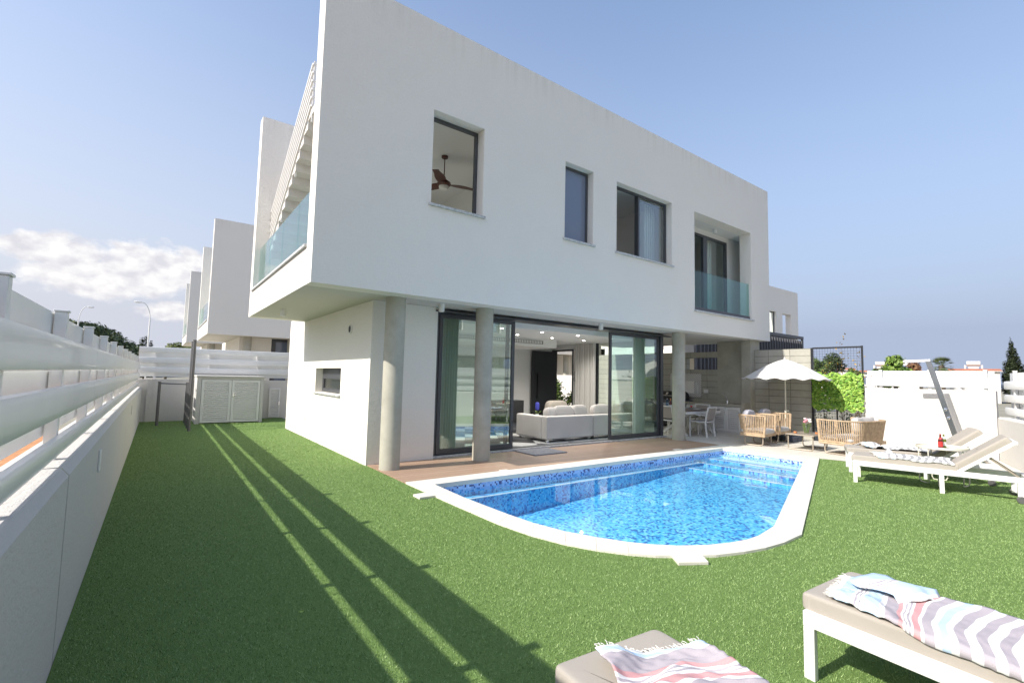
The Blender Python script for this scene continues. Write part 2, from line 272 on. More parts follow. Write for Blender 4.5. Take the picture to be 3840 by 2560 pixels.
# ------------------------------------------------------------------ mesh builder
class MB:
    def __init__(s): s.v = []; s.f = []; s.m = []
    def add(s, vs, fs, mi=0):
        k = len(s.v); s.v += [tuple(v) for v in vs]; s.f += [tuple(i + k for i in f) for f in fs]; s.m += [mi] * len(fs); return s
    def box(s, x0, x1, y0, y1, z0, z1, mi=0):
        return s.add([(x0, y0, z0), (x1, y0, z0), (x1, y1, z0), (x0, y1, z0), (x0, y0, z1), (x1, y0, z1), (x1, y1, z1), (x0, y1, z1)],
                     [(3, 2, 1, 0), (4, 5, 6, 7), (0, 1, 5, 4), (1, 2, 6, 5), (2, 3, 7, 6), (3, 0, 4, 7)], mi)
    def bar(s, a, b, w, h, mi=0, up=(0, 0, 1)):   # rectangular bar a->b, width w (side), height h
        a, b = Vector(a), Vector(b); d = (b - a).normalized(); up = Vector(up)
        if abs(d.dot(up)) > .98: up = Vector((0, 1, 0))
        x = d.cross(up).normalized() * w / 2; y = x.cross(d).normalized() * h / 2
        vs = [p + i * x + j * y for p in (a, b) for i, j in ((-1, -1), (1, -1), (1, 1), (-1, 1))]
        return s.add(vs, [(3, 2, 1, 0), (4, 5, 6, 7), (0, 1, 5, 4), (1, 2, 6, 5), (2, 3, 7, 6), (3, 0, 4, 7)], mi)
    def tube(s, pts, r, n=8, mi=0, cap=True):
        pts = [Vector(p) for p in pts]; k = len(s.v); rs = r if isinstance(r, (list, tuple)) else [r] * len(pts); ref = None
        for i, p in enumerate(pts):
            d = (pts[min(i + 1, len(pts) - 1)] - pts[max(i - 1, 0)]).normalized()
            if ref is None: ref = Vector((0, 0, 1)) if abs(d.z) < .9 else Vector((1, 0, 0))
            x = d.cross(ref).normalized(); y = d.cross(x).normalized(); ref = y * -1 if False else ref
            s.v += [tuple(p + (x * math.cos(2 * math.pi * j / n) + y * math.sin(2 * math.pi * j / n)) * rs[i]) for j in range(n)]
        for i in range(len(pts) - 1):
            for j in range(n):
                a = k + i * n + j; b = k + i * n + (j + 1) % n; s.f.append((a, b, b + n, a + n)); s.m.append(mi)
        if cap:
            s.f.append(tuple(k + j for j in reversed(range(n)))); s.m.append(mi)
            e = k + (len(pts) - 1) * n; s.f.append(tuple(e + j for j in range(n))); s.m.append(mi)
        return s
    def lathe(s, prof, c=(0, 0, 0), n=20, mi=0, cap=True):
        k = len(s.v)
        for r, z in prof: s.v += [(c[0] + r * math.cos(2 * math.pi * j / n), c[1] + r * math.sin(2 * math.pi * j / n), c[2] + z) for j in range(n)]
        for i in range(len(prof) - 1):
            for j in range(n): a = k + i * n + j; b = k + i * n + (j + 1) % n; s.f.append((a, b, b + n, a + n)); s.m.append(mi)
        if cap:
            s.f.append(tuple(k + j for j in reversed(range(n)))); s.m.append(mi)
            e = k + (len(prof) - 1) * n; s.f.append(tuple(e + j for j in range(n))); s.m.append(mi)
        return s
    def prism(s, poly, z0, z1, mi=0):
        n = len(poly); s.add([(x, y, z0) for x, y in poly] + [(x, y, z1) for x, y in poly], [tuple(reversed(range(n))), tuple(range(n, 2 * n))] + [(i, (i + 1) % n, n + (i + 1) % n, n + i) for i in range(n)], mi); return s
    def extr(s, prof, a, b, mi=0):    # profile [(side, z)] swept from a to b (xy), side = right of travel
        a, b = Vector((a[0], a[1])), Vector((b[0], b[1])); d = (b - a).normalized(); r = Vector((d.y, -d.x)); n = len(prof)
        vs = [(p.x + r.x * o, p.y + r.y * o, z) for p in (a, b) for o, z in prof]
        return s.add(vs, [tuple(range(n)), tuple(reversed(range(n, 2 * n)))] + [(i, n + i, n + (i + 1) % n, (i + 1) % n) for i in range(n)], mi)
    def soft(s, cx, cy, cz, a, b, c, e=.35, n=14, mi=0, rot=0, tilt=0, puff=0, ez=.8):   # super-ellipsoid cushion
        k = len(s.v); nu, nv = 2 * n, n; sg = lambda x, p: math.copysign(abs(x) ** p, x); cr, sr = math.cos(rot), math.sin(rot); ct, st = math.cos(tilt), math.sin(tilt)
        for i in range(nv + 1):
            ph = -math.pi / 2 + math.pi * i / nv
            for j in range(nu):
                th = 2 * math.pi * j / nu; q = sg(math.cos(ph), min(e, ez))
                x = a * q * sg(math.cos(th), e); y = b * q * sg(math.sin(th), e); z = c * sg(math.sin(ph), ez)
                if puff: z *= 1 - puff * max(abs(x / a), abs(y / b)) ** 2.5
                y, z = y * ct - z * st, y * st + z * ct
                s.v.append((cx + x * cr - y * sr, cy + x * sr + y * cr, cz + z))
        for i in range(nv):
            for j in range(nu): p = k + i * nu + j; q = k + i * nu + (j + 1) % nu; s.f.append((p, q, q + nu, p + nu)); s.m.append(mi)
        return s
    def wall(s, axis, p0, p1, a0, a1, z0, z1, holes=(), mi=0):   # wall slab p0..p1 across axis, with holes (a0,a1,z0,z1)
        A = sorted({a0, a1, *[h[0] for h in holes], *[h[1] for h in holes]}); Zs = sorted({z0, z1, *[h[2] for h in holes], *[h[3] for h in holes]})
        g = (lambda a, p, z: (a, p, z)) if axis == 'y' else (lambda a, p, z: (p, a, z))
        inh = lambda a, z: any(h[0] < a < h[1] and h[2] < z < h[3] for h in holes)
        solid = {}
        for i in range(len(A) - 1):
            for j in range(len(Zs) - 1): solid[i, j] = not inh((A[i] + A[i + 1]) / 2, (Zs[j] + Zs[j + 1]) / 2)
        for (i, j), ok in solid.items():
            if not ok: continue
            a, b, c, d = A[i], A[i + 1], Zs[j], Zs[j + 1]
            for p, fl in ((p0, 0), (p1, 1)):
                q = [g(a, p, c), g(b, p, c), g(b, p, d), g(a, p, d)]; s.add(q[::-1] if fl ^ (axis != 'y') else q, [(0, 1, 2, 3)], mi)
            for di, dj, e in ((-1, 0, ((a, c), (a, d))), (1, 0, ((b, c), (b, d))), (0, -1, ((a, c), (b, c))), (0, 1, ((a, d), (b, d)))):
                if not solid.get((i + di, j + dj), False):
                    (u0, w0), (u1, w1) = e; s.add([g(u0, p0, w0), g(u1, p0, w1), g(u1, p1, w1), g(u0, p1, w0)], [(0, 1, 2, 3)], mi)
        return s
    def build(s, name, mats, parent=None, smooth=False, bevel=0, seg=2, world=False, label=None, fix=True):
        me = bpy.data.meshes.new(name); vs = s.v
        if world and parent:
            r = parent
            while r.parent: r = r.parent
            inv = (Matrix.Translation(r.location) @ Matrix.Rotation(r.rotation_euler.z, 4, 'Z')).inverted(); vs = [tuple(inv @ Vector(v)) for v in vs]
        me.from_pydata(vs, [], s.f); mats = mats if isinstance(mats, (list, tuple)) else [mats]
        for m_ in mats: me.materials.append(M[m_] if isinstance(m_, str) else m_)
        me.polygons.foreach_set('material_index', s.m)
        if fix:
            import bmesh
            b = bmesh.new(); b.from_mesh(me); bmesh.ops.recalc_face_normals(b, faces=b.faces); b.to_mesh(me); b.free()
        if smooth:
            me.polygons.foreach_set('use_smooth', [True] * len(me.polygons))
            try: me.set_sharp_from_angle(angle=R(40))
            except Exception: pass
        me.update(); o = bpy.data.objects.new(name, me); COL.objects.link(o); o.parent = parent
        if bevel: md = o.modifiers.new('bevel', 'BEVEL'); md.width = bevel; md.segments = seg; md.limit_method = 'ANGLE'
        if label: o['label'] = label
        return o
def tag(o, label=None, cat=None, group=None, kind=None):
    for k, v in (('label', label), ('category', cat), ('group', group), ('kind', kind)):
        if v: o[k] = v
    return o
def thing(name, label, cat, loc=(0, 0, 0), rz=0, group=None):
    o = bpy.data.objects.new(name, None); COL.objects.link(o); o.location = loc; o.rotation_euler = (0, 0, rz); o.empty_display_size = .1
    return tag(o, label, cat, group)
KIDS = {}
def dup(o, parent=None):
    c = o.copy(); COL.objects.link(c); c.parent = parent
    for ch in list(o.children): dup(ch, c)
    return c
def place(o, loc, rz, label=None): 
    o.location = loc; o.rotation_euler = (0, 0, rz)
    if label: o['label'] = label
    return o

# ------------------------------------------------------------------ ground
BND = lambda x: 2.12 + .345 * (x - 15)            # garden boundary behind the camera
INNER = [(3.3, 6.30), (3.28, 5.4), (3.32, 4.5), (3.36, 4.1), (3.46, 3.7), (3.60, 3.4), (3.76, 3.13), (3.90, 2.96), (4.08, 2.80), (4.34, 2.65), (4.60, 2.56), (4.85, 2.51), (5.08, 2.505), (5.56, 2.57), (11.03, 4.46), (10.93, 6.22)]
OUTER = [(3.02, 6.63), (3.03, 5.4), (3.06, 4.3), (3.13, 3.8), (3.24, 3.44), (3.38, 3.17), (3.55, 2.93), (3.72, 2.76), (3.92, 2.62), (4.20, 2.46), (4.50, 2.36), (4.78, 2.30), (5.10, 2.27), (5.53, 2.285), (11.52, 4.37), (11.45, 6.55)]
def flat(name, outer, holes, z, m, **kw):
    import bmesh
    b = bmesh.new()
    for lp in [outer] + list(holes):
        vs = [b.verts.new((x, y, z)) for x, y in lp]
        for i in range(len(vs)): b.edges.new((vs[i], vs[(i + 1) % len(vs)]))
    bmesh.ops.triangle_fill(b, edges=b.edges[:], use_beauty=True, use_dissolve=False, normal=(0, 0, 1))
    for f in b.faces:
        if f.normal.z < 0: f.normal_flip()
    me = bpy.data.meshes.new(name); b.to_mesh(me); b.free(); me.materials.append(M[m]); o = bpy.data.objects.new(name, me); COL.objects.link(o)
    return tag(o, **kw)
flat('ground', [(-900, -900), (900, -900), (900, 900), (-900, 900)], [[(3.1, 2.4), (11.4, 2.4), (11.4, 6.5), (3.1, 6.5)]], -.05, 'dry', kind='structure')
flat('dirt_road', [(-3.5, -20), (-.70, -20), (-.70, 17), (-3.5, 17)], [], -.02, 'soil', kind='structure')
LAWN = [(-.358, BND(-.34) - .0), (12.55, 1.28), (11.52, 4.37), (5.53, 2.285)] + [p for p in reversed(OUTER[:13])] + [(3.02, 8.24), (2.98, 14.82), (3.55, 14.82), (3.55, 18.18), (-.358, 18.18)]
flat('lawn', LAWN, [], 0, 'lawn', kind='structure')
flat('patio', [(11.50, 8.2), (11.50, 6.62), (11.45, 6.55), (11.52, 4.37), (12.55, 1.28), (14.99, 2.12), (14.99, 13.6), (11.50, 13.6)], [], .004, 'patio', kind='structure')
flat('path', [(3.56, 14.82), (14.99, 14.82), (14.99, 18.18), (3.56, 18.18)], [], .002, 'patio', kind='structure')
mb = MB(); mb.box(3.03, 11.49, 6.64, 8.385, -.03, .012); mb.build('deck', 'deck')['kind'] = 'structure'

# turf blades: finest near the camera, thinned with distance
def inside(px, py, poly):
    r = np.zeros(len(px), bool); n = len(poly)
    for i in range(n):
        x1, y1 = poly[i]; x2, y2 = poly[(i + 1) % n]
        if y1 == y2: continue
        c = ((y1 > py) != (y2 > py)) & (px < (x2 - x1) * (py - y1) / (y2 - y1) + x1); r ^= c
    return r
def blades():
    n = 2600000; x = rng.uniform(-.34, 12.6, n); y = rng.uniform(-1.3, 18.2, n)
    fw = x * math.sin(YAW) + y * math.cos(YAW); rt = x * math.cos(YAW) - y * math.sin(YAW)
    k = (fw > .8) & (np.abs(rt) < fw * 1.16 + .5) & (rng.uniform(0, 1, n) < 1 / (1 + (np.maximum(fw, 0) / 5.5) ** 2)); x, y = x[k], y[k]
    k = inside(x, y, LAWN); x, y = x[k], y[k]; n = len(x); fw = x * math.sin(YAW) + y * math.cos(YAW)
    h = rng.uniform(.006, .016, n); w = rng.uniform(.0010, .0020, n) * (1 + fw * .13); a = rng.uniform(0, 2 * math.pi, n); ln = rng.normal(0, .007, (n, 2))
    v = np.zeros((n, 3, 3)); dx, dy = np.cos(a) * w, np.sin(a) * w
    v[:, 0, 0] = x - dx; v[:, 0, 1] = y - dy; v[:, 1, 0] = x + dx; v[:, 1, 1] = y + dy; v[:, 2, 0] = x + ln[:, 0]; v[:, 2, 1] = y + ln[:, 1]; v[:, 2, 2] = h
    me = bpy.data.meshes.new('grass'); me.vertices.add(3 * n); me.vertices.foreach_set('co', v.ravel()); me.loops.add(3 * n); me.loops.foreach_set('vertex_index', np.arange(3 * n))
    me.polygons.add(n); me.polygons.foreach_set('loop_start', np.arange(0, 3 * n, 3)); me.polygons.foreach_set('loop_total', np.full(n, 3)); me.update(); me.materials.append(M['blade'])
    o = bpy.data.objects.new('grass', me); COL.objects.link(o); tag(o, 'short green artificial turf blades covering the lawn', 'grass', kind='stuff')
blades()

# ------------------------------------------------------------------ pool
pool = thing('swimming_pool', 'blue mosaic swimming pool with cream stone edge and rounded near side', 'pool', (7, 4.5, 0))
mb = MB(); n = len(INNER)
def fz(x): return -.62 + .31 * min(1, max(0, (x - 4) / 5.4))
ins = INNER
fl = MB(); xs = np.linspace(3.25, 11.05, 24)
pv = [(x, y, fz(x)) for x, y in ins]
# floor as strips clipped to the outline (fan from densified outline)
import bmesh
b = bmesh.new(); vs = [b.verts.new((x, y, 0)) for x, y in ins]
for i in range(n): b.edges.new((vs[i], vs[(i + 1) % n]))
bmesh.ops.triangle_fill(b, edges=b.edges[:], use_beauty=True); bmesh.ops.subdivide_edges(b, edges=b.edges[:], cuts=3, use_grid_fill=True)
for v in b.verts: v.co.z = fz(v.co.x)
for f in b.faces:
    f.normal_update()
    if f.normal.z < 0: f.normal_flip()
me = bpy.data.meshes.new('pool_floor'); b.to_mesh(me); b.free(); me.materials.append(M['tile_floor'])
o = bpy.data.objects.new('pool_floor', me); COL.objects.link(o); o.parent = pool; o.location = (-7, -4.5, 0)
mb = MB()
for i in range(n):
    (x0, y0), (x1, y1) = ins[i], ins[(i + 1) % n]; mb.add([(x0, y0, -.7), (x1, y1, -.7), (x1, y1, .02), (x0, y0, .02)], [(0, 1, 2, 3)])
mb.build('pool_wall', 'tile_wall', pool, world=True, fix=False)
mb = MB(); mb.box(3.30, 10.0, 6.10, 6.25, -.7, -.212); mb.build('ledge', 'tile_wall', pool, world=True)
mb = MB(); mb.box(3.30, 10.0, 6.085, 6.13, -.215, -.203); mb.build('ledge_edge', 'nosing', pool, world=True)
# steps down from the far short side (parallel to it)
A, B = Vector((10.93, 6.25)), Vector((11.03, 4.46))
for k_, (dx, z) in enumerate(((.17, -.128), (.62, -.168), (1.10, -.212), (1.62, -.268))):
    a0, a1 = Vector((10.93 - dx, 6.24)), Vector((11.03 - dx + .03, 4.46 - dx * .345)); e0, e1 = Vector((10.93, 6.24)), Vector((11.02, 4.47))
    zz = z - .0 * k_; mb = MB(); mb.add([(a0.x, a0.y, zz), (a1.x, a1.y, zz), (e1.x, e1.y, zz), (e0.x, e0.y, zz), (a0.x, a0.y, -.7), (a1.x, a1.y, -.7), (e1.x, e1.y, -.7), (e0.x, e0.y, -.7)], [(0, 1, 2, 3), (0, 1, 5, 4), (1, 2, 6, 5), (2, 3, 7, 6), (3, 0, 4, 7)])
    s_ = mb.build('step', 'tile_floor', pool, world=True)
    mb = MB(); mb.bar((a0.x, a0.y - .01, zz + .001), (a1.x, a1.y + .02, zz + .001), .028, .008); mb.build('step_edge', 'nosing', s_, world=True)
flat('water', ins, [], -.1, 'water', kind='structure')
# coping, slab by slab look from joints cut in the ring
no = len(OUTER); cp = MB()
def ring(o_, i_, z0, z1, mbb):
    k = len(o_)
    for q in range(k):
        if q == k - 1: pts = [o_[q], o_[0], i_[0], i_[q]]
        else: pts = [o_[q], o_[q + 1], i_[q + 1], i_[q]]
        # split long runs into slabs with a fine joint
        L_ = math.dist(pts[0], pts[1]); m_ = max(1, round(L_ / .62)); g = .0011 / max(L_, .01)
        for w in range(m_):
            t0, t1 = w / m_ + g, (w + 1) / m_ - g
            lp = lambda p, q2, t: (p[0] + (q2[0] - p[0]) * t, p[1] + (q2[1] - p[1]) * t)
            P4 = [lp(pts[0], pts[1], t0), lp(pts[0], pts[1], t1), lp(pts[3], pts[2], t1), lp(pts[3], pts[2], t0)]
            mbb.prism(P4, z0, z1)
shr = [(x + (-.02 if False else 0), y) for x, y in INNER]
c_in = []
cx, cy = 7.2, 4.6
for x, y in INNER: d_ = math.hypot(cx - x, cy - y); c_in.append((x + (cx - x) / d_ * .02, y + (cy - y) / d_ * .02))
ring(OUTER, c_in, -.04, .026, cp); cp.build('coping', 'coping', pool, world=True, bevel=.003)
for lab, pts in (('corner', [(2.80, 5.90), (3.07, 5.91), (3.05, 5.70), (2.80, 5.70)]), ('apex', [(3.86, 2.71), (4.10, 2.56), (3.97, 2.40), (3.73, 2.54)]), ('deck', [(4.72, 6.60), (4.88, 6.60), (4.88, 6.665), (4.72, 6.665)]), ('deck2', [(9.60, 6.58), (9.82, 6.58), (9.82, 6.68), (9.60, 6.68)])):
    mb = MB(); mb.prism(pts, .0, .03); o = mb.build('skimmer_lid', 'coping', pool, world=True, bevel=.004)

# ------------------------------------------------------------------ villa
villa = thing('villa', 'large white two storey villa with round columns standing beside the pool', 'house', (3, 8.25, 0))
W1, W2, W3, BAL = (3.57, 4.62, 4.53, 6.20), (6.67, 7.52, 4.53, 6.19), (8.29, 10.41, 4.53, 6.18), (11.42, 14.44, 3.50, 6.19)
def vp(mb, name, m, **k): return mb.build(name, m, k.pop('parent', villa), world=True, **k)
mb = MB(); mb.wall('y', 7.25, 7.60, 1.70, 15.58, 2.91, 7.79, [W1, W2, W3, BAL])
mb.box(15.30, 15.58, 7.60, 12.86, 2.91, 7.79); mb.wall('y', 12.86, 13.19, 1.70, 15.58, 2.91, 7.88, [(8.0, 10.9, 4.2, 6.2)])  # unseen opening added in the rear wall to let skylight into the rooms
vp(mb, 'upper_wall', 'stucco')
mb = MB(); mb.box(1.70, 15.30, 7.60, 12.86, 2.91, 3.50); vp(mb, 'floor_slab', 'white')
mb = MB(); mb.box(3.10, 15.30, 7.60, 12.86, 6.55, 6.85); vp(mb, 'roof', 'ceil')
mb = MB(); mb.wall('x', 3.10, 3.25, 7.60, 12.86, 3.50, 6.55, [(9.0, 11.6, 3.52, 5.8)]); vp(mb, 'terrace_wall', 'inside')
for x_ in (6.30, 7.70, 11.18): vp(MB().box(x_, x_ + .12, 7.60, 12.86, 3.502, 6.549), 'partition_wall', 'inside')
mb = MB(); mb.wall('y', 11.2, 11.3, 6.42, 11.18, 3.5, 6.55, [(8.0, 10.9, 4.0, 6.3)]); vp(mb, 'corridor_wall', 'inside'); mb = MB(); mb.wall('y', 8.00, 8.10, 11.30, 15.30, 3.50, 6.55, [(12.0, 14.32, 3.52, 6.0)])  # corridor wall hole is added too, passing that skylight to the double window
mb.box(11.30, 15.30, 7.60, 8.0, 6.19, 6.55)
vp(mb, 'inner_wall', 'inside')
mb = MB(); mb.box(1.66, 1.96, 7.602, 12.858, 3.502, 3.545); vp(mb, 'terrace_sill', 'marble', bevel=.004)
def window(x0, x1, z0, z1, y, label, panes, sill=True, pm='glass', fw=.055, sy=7.2):
    mb = MB(); mb.wall('y', y, y + .06, x0, x1, z0, z1, [(a + (fw if i == 0 else fw / 2), b_ - (fw if i == len(panes) - 1 else fw / 2), z0 + fw, z1 - fw) for i, (a, b_, g) in enumerate(panes)])
    w = vp(mb, 'window', 'alu', label=label)
    for a, b_, g in panes:
        if g: mb = MB(); mb.box(a + fw * .5, b_ - fw * .5, y + .02, y + .035, z0 + fw * .9, z1 - fw * .9); vp(mb, 'pane', g if isinstance(g, str) else pm, parent=w)
    if sill: mb = MB(); mb.box(x0 - .05, x1 + .05, sy, y, z0 - .045, z0 - .005); vp(mb, 'sill', 'marble', parent=w, bevel=.004)
    return w
window(3.573, 4.617, 4.532, 6.197, 7.47, 'square upper window with a ceiling fan behind it', [(3.573, 4.617, None)])
window(6.673, 7.517, 4.532, 6.187, 7.42, 'narrow frosted upper window', [(6.673, 7.517, 'frost')])
w3 = window(8.293, 10.407, 4.532, 6.177, 7.42, 'double upper window with its left half open', [(8.293, 9.30, None), (9.30, 10.407, True)])
mb = MB(); mb.wall('y', 7.485, 7.53, 9.27, 10.39, 4.56, 6.15, [(9.36, 10.32, 4.65, 6.06)]); vp(mb, 'sash', 'alu', parent=w3)
mb = MB()
for k in range(9): mb.box(9.95 + k * .045, 9.99 + k * .045, 7.75 + .03 * (k % 2), 7.79 + .03 * (k % 2), 4.0, 6.2)
vp(mb, 'curtain', 'pale_curtain')
# recessed balcony
mb = MB(); mb.wall('y', 7.96, 8.04, 12.0, 14.33, 3.51, 6.01, [(12.07, 13.0, 3.58, 5.94), (13.2, 14.25, 3.58, 5.94)]); bd = vp(mb, 'balcony_door', 'alu', label='black framed balcony door')
mb = MB(); mb.box(13.18, 14.27, 7.99, 8.005, 3.56, 5.96); vp(mb, 'pane', 'glass', parent=bd)
mb = MB()
for k in range(9): mb.box(13.3 + k * .06, 13.35 + k * .06, 8.2 + .03 * (k % 2), 8.24 + .03 * (k % 2), 3.55, 5.95)
vp(mb, 'curtain', 'pale_curtain')
br_ = MB(); br_.box(11.43, 14.43, 7.30, 7.36, 3.505, 3.60); rl = vp(br_, 'balcony_railing', 'dkgrey', label='teal glass railing of the recessed balcony')
for a, b_ in ((11.44, 12.83), (12.85, 14.42)): mb = MB(); mb.box(a, b_, 7.32, 7.337, 3.60, 4.60); vp(mb, 'glass_panel', 'rail_glass', parent=rl)
mb = MB(); mb.box(11.38, 14.52, 7.20, 7.40, 3.455, 3.498); vp(mb, 'balcony_sill', 'marble', bevel=.004)
# terrace railing
rl = vp(MB().box(1.80, 1.86, 7.61, 12.85, 3.546, 3.575), 'terrace_railing', 'dkgrey', label='frameless glass railing of the side terrace')
for a, b_ in ((7.62, 8.86), (8.88, 10.20), (10.22, 11.52), (11.54, 12.84)): mb = MB(); mb.box(1.82, 1.836, a, b_, 3.576, 4.56); vp(mb, 'glass_panel', 'rail_glass', parent=rl)
# roof stair with saw-tooth underside and rod railing
st = []; y, z = 12.84, 4.50
while y > 9.35: st += [(y, z), (y, z + .172)]; y -= .30; z += .172
top_ = [(a, c) for a, c in st] + [(9.30, z), (8.6, z), (8.6, z - .12), (9.34, z - .12)]
low = [(a - .02, c - .13) for a, c in reversed(st)]
mb = MB(); prof = [(a, c) for a, c in top_] + low; npf = len(prof)
mb.add([(2.03, a, c) for a, c in prof] + [(3.05, a, c) for a, c in prof], [(i, (i + 1) % npf, npf + (i + 1) % npf, npf + i) for i in range(npf)])
# side cheeks
for xx in (2.03, 3.05):
    q = [(xx, a, c) for a, c in prof]; half = len(st)
    for i in range(half - 1):
        j = npf - 1 - i; mb.add([q[i], q[i + 1], q[j - 1], q[j]], [(0, 1, 2, 3)])
    e = half - 1; mb.add([q[half - 1], q[half], q[half + 3], q[half + 4]], [(0, 1, 2, 3)]); mb.add([q[half], q[half + 1], q[half + 2], q[half + 3]], [(0, 1, 2, 3)])
sc_ = vp(mb, 'staircase', 'white', fix=False)
mb = MB()
for k in range(6):
    h = .22 + k * .165; mb.bar((2.02, 12.84, 4.46 + h), (2.02, 9.30, 6.42 + h), .04, .045); mb.bar((2.02, 9.30, 6.42 + h), (3.04, 9.30, 6.42 + h), .04, .045)
for yy in (9.30, 10.5, 11.7, 12.82): zz = 6.42 + (9.30 - yy) * .5537; mb.bar((2.05, yy, zz - .1), (2.05, yy, zz + 1.1), .035, .035)
mb.bar((3.04, 9.30, 6.35), (3.04, 9.30, 7.5), .035, .035)
vp(mb, 'railing', 'wmetal', parent=sc_)
# ground floor
SW = (9.90, 11.82, 1.15, 1.70)
mb = MB(); mb.wall('x', 3.00, 3.22, 8.25, 14.80, 0, 2.908, [SW]); mb.box(3.22, 4.30, 8.25, 8.50, 0, 2.908); mb.box(3.22, 4.30, 14.6, 14.80, 0, 2.908)
mb.box(4.12, 4.30, 8.5, 14.6, 0, 2.908)
vp(mb, 'ground_wall', 'stucco')
mb = MB(); mb.box(3.0, 4.3, 13.19, 14.8, 2.909, 3.05); vp(mb, 'rear_roof', 'white')
mb = MB(); mb.wall('x', 3.16, 3.21, 9.91, 11.81, 1.16, 1.69, [(9.99, 11.73, 1.24, 1.46)]); w = vp(mb, 'window', 'alu', label='low ribbon window in the side wall')
vp(MB().box(3.18, 3.195, 9.98, 11.74, 1.23, 1.63), 'pane', 'glass', parent=w); vp(MB().box(3.175, 3.22, 9.95, 11.77, 1.48, 1.66), 'roller_box', 'polegrey', parent=w)
vp(MB().box(2.96, 3.16, 9.86, 11.86, 1.11, 1.148), 'sill', 'marble', parent=w, bevel=.004)
mb = MB()
mb.lathe([(.09, 0), (.09, .03), (.075, .035), (.07, .015), (.001, .015)], n=20); o = mb.build('vent', 'wmetal', villa, smooth=True); o.location = (0, 1.13, 2.46); o.rotation_euler = (0, R(-90), 0)
mb = MB()
for k in range(6): mb.box(-.062, .062, -.052 + k * .021, -.046 + k * .021, .018, .03)
g_ = mb.build('vent_slat', 'polegrey', o)
mb = MB(); mb.box(2.985, 3.0, 12.6, 12.68, .42, .5); vp(mb, 'socket', 'wmetal')
for cx_ in (3.22, 5.05, 11.40):
    mb = MB(); mb.lathe([(.172, 0), (.17, .02), (.17, 2.909)], (cx_, 7.74, 0), n=40); vp(mb, 'column', 'concrete', smooth=True)
mb = MB(); mb.box(14.76, 15.32, 7.46, 7.76, 0, 2.909); vp(mb, 'pillar', 'concrete', bevel=.006)
mb = MB(); mb.box(14.98, 15.30, 7.76, 8.69, 0, 2.909); vp(mb, 'chimney_breast', 'concrete')
for x_, y_ in ((2.05, 10.91), (4.13, 7.79), (8.39, 7.80)):
    mb = MB(); mb.lathe([(.052, 0), (.055, .003), (.055, .14)], (x_, y_, 2.77), n=20); mb.lathe([(.044, 0), (.044, .01)], (x_, y_, 2.762), n=16, mi=1); vp(mb, 'spot_light', ['wmetal', 'opal'], smooth=True)
mb = MB(); mb.lathe([(.05, 0), (.05, .12)], (13.3, 7.75, 6.07), n=18); vp(mb, 'spot_light', 'wmetal', smooth=True)
# sliding front: frame, leaves
sd = vp(MB().wall('y', 8.34, 8.56, 4.302, 11.56, .012, 2.905, [(4.38, 11.44, .05, 2.83)]), 'sliding_door', 'alu', label='wide charcoal framed sliding glass front standing half open')
def sleaf(x0, x1, y, g='teal_glass', f=.075):
    l = vp(MB().wall('y', y, y + .05, x0, x1, .06, 2.82, [(x0 + f, x1 - f, .06 + f * 1.3, 2.82 - f)]), 'door_leaf', 'alu', parent=sd)
    return l
l1 = sleaf(4.42, 6.28, 8.38); mb = MB(); mb.box(4.48, 6.22, 8.398, 8.41, .14, 2.76); vp(mb, 'pane', 'teal_glass', parent=sd)
l2 = sleaf(4.46, 6.20, 8.47); l3 = sleaf(9.36, 11.42, 8.38); mb = MB(); mb.box(9.42, 11.36, 8.398, 8.41, .14, 2.76); vp(mb, 'pane', 'teal_glass', parent=sd)
mb = MB(); mb.box(4.25, 11.75, 8.20, 8.34, 2.83, 2.862); vp(mb, 'track_cover', 'alu', parent=sd)
mb = MB(); mb.box(4.30, 11.62, 8.28, 8.36, .0125, .05); vp(mb, 'threshold', 'marble', parent=sd)
# corner glass and the side wall of the living room
mb = MB(); mb.wall('x', 11.50, 11.56, 8.56, 10.90, .012, 2.905, [(8.60, 10.82, .10, 2.83)]); sg_ = vp(mb, 'side_window', 'alu'); vp(MB().box(11.52, 11.535, 8.6, 10.84, .08, 2.85), 'pane', 'glass', parent=sg_)
mb = MB(); mb.wall('x', 11.45, 11.62, 10.90, 13.2, 0, 2.905, [(11.94, 12.95, -1, 2.55)]); mb.box(4.30, 11.62, 13.0, 13.18, 0.0, 2.905)
mb.box(5.2, 9.86, 11.0, 13.0, 2.52, 2.749)
vp(mb, 'living_room_wall', 'inside')
mb = MB(); mb.box(4.30, 11.44, 8.90, 13.0, 2.75, 2.90); vp(mb, 'living_room_ceiling', 'ceil')
mb = MB(); mb.box(4.30, 11.5, 8.57, 13.0, -.03, .0115); vp(mb, 'living_room_floor', 'tilefloor')
mb = MB(); mb.box(5.6, 9.3, 10.985, 11.0, 2.60, 2.70, 0)
for k in range(60): mb.box(5.62 + k * .061, 5.655 + k * .061, 10.975, 10.985, 2.61, 2.69, 1)
vp(mb, 'air_grille', ['polegrey', 'wmetal'])
for x_, y_ in ((7.79, 10.29), (7.75, 9.2), (9.05, 10.29), (9.01, 9.2), (10.32, 10.29), (10.3, 9.2), (6.5, 10.29), (6.5, 9.2)):
    mb = MB(); mb.lathe([(.042, 0), (.042, .006)], (x_, y_, 2.738), n=18, mi=0); mb.lathe([(.058, .003), (.058, .012)], (x_, y_, 2.738), n=18, mi=1); vp(mb, 'ceiling_light', ['lamp_on', 'wmetal'])
    sl = bpy.data.lights.new('downlight_beam', 'SPOT'); sl.energy = 42; sl.spot_size = R(150); sl.spot_blend = .6; sl.shadow_soft_size = .05; sl.color = (1, .95, .88)
    so = bpy.data.objects.new('downlight_beam', sl); COL.objects.link(so); so.location = (x_, y_, 2.72); so.parent = None
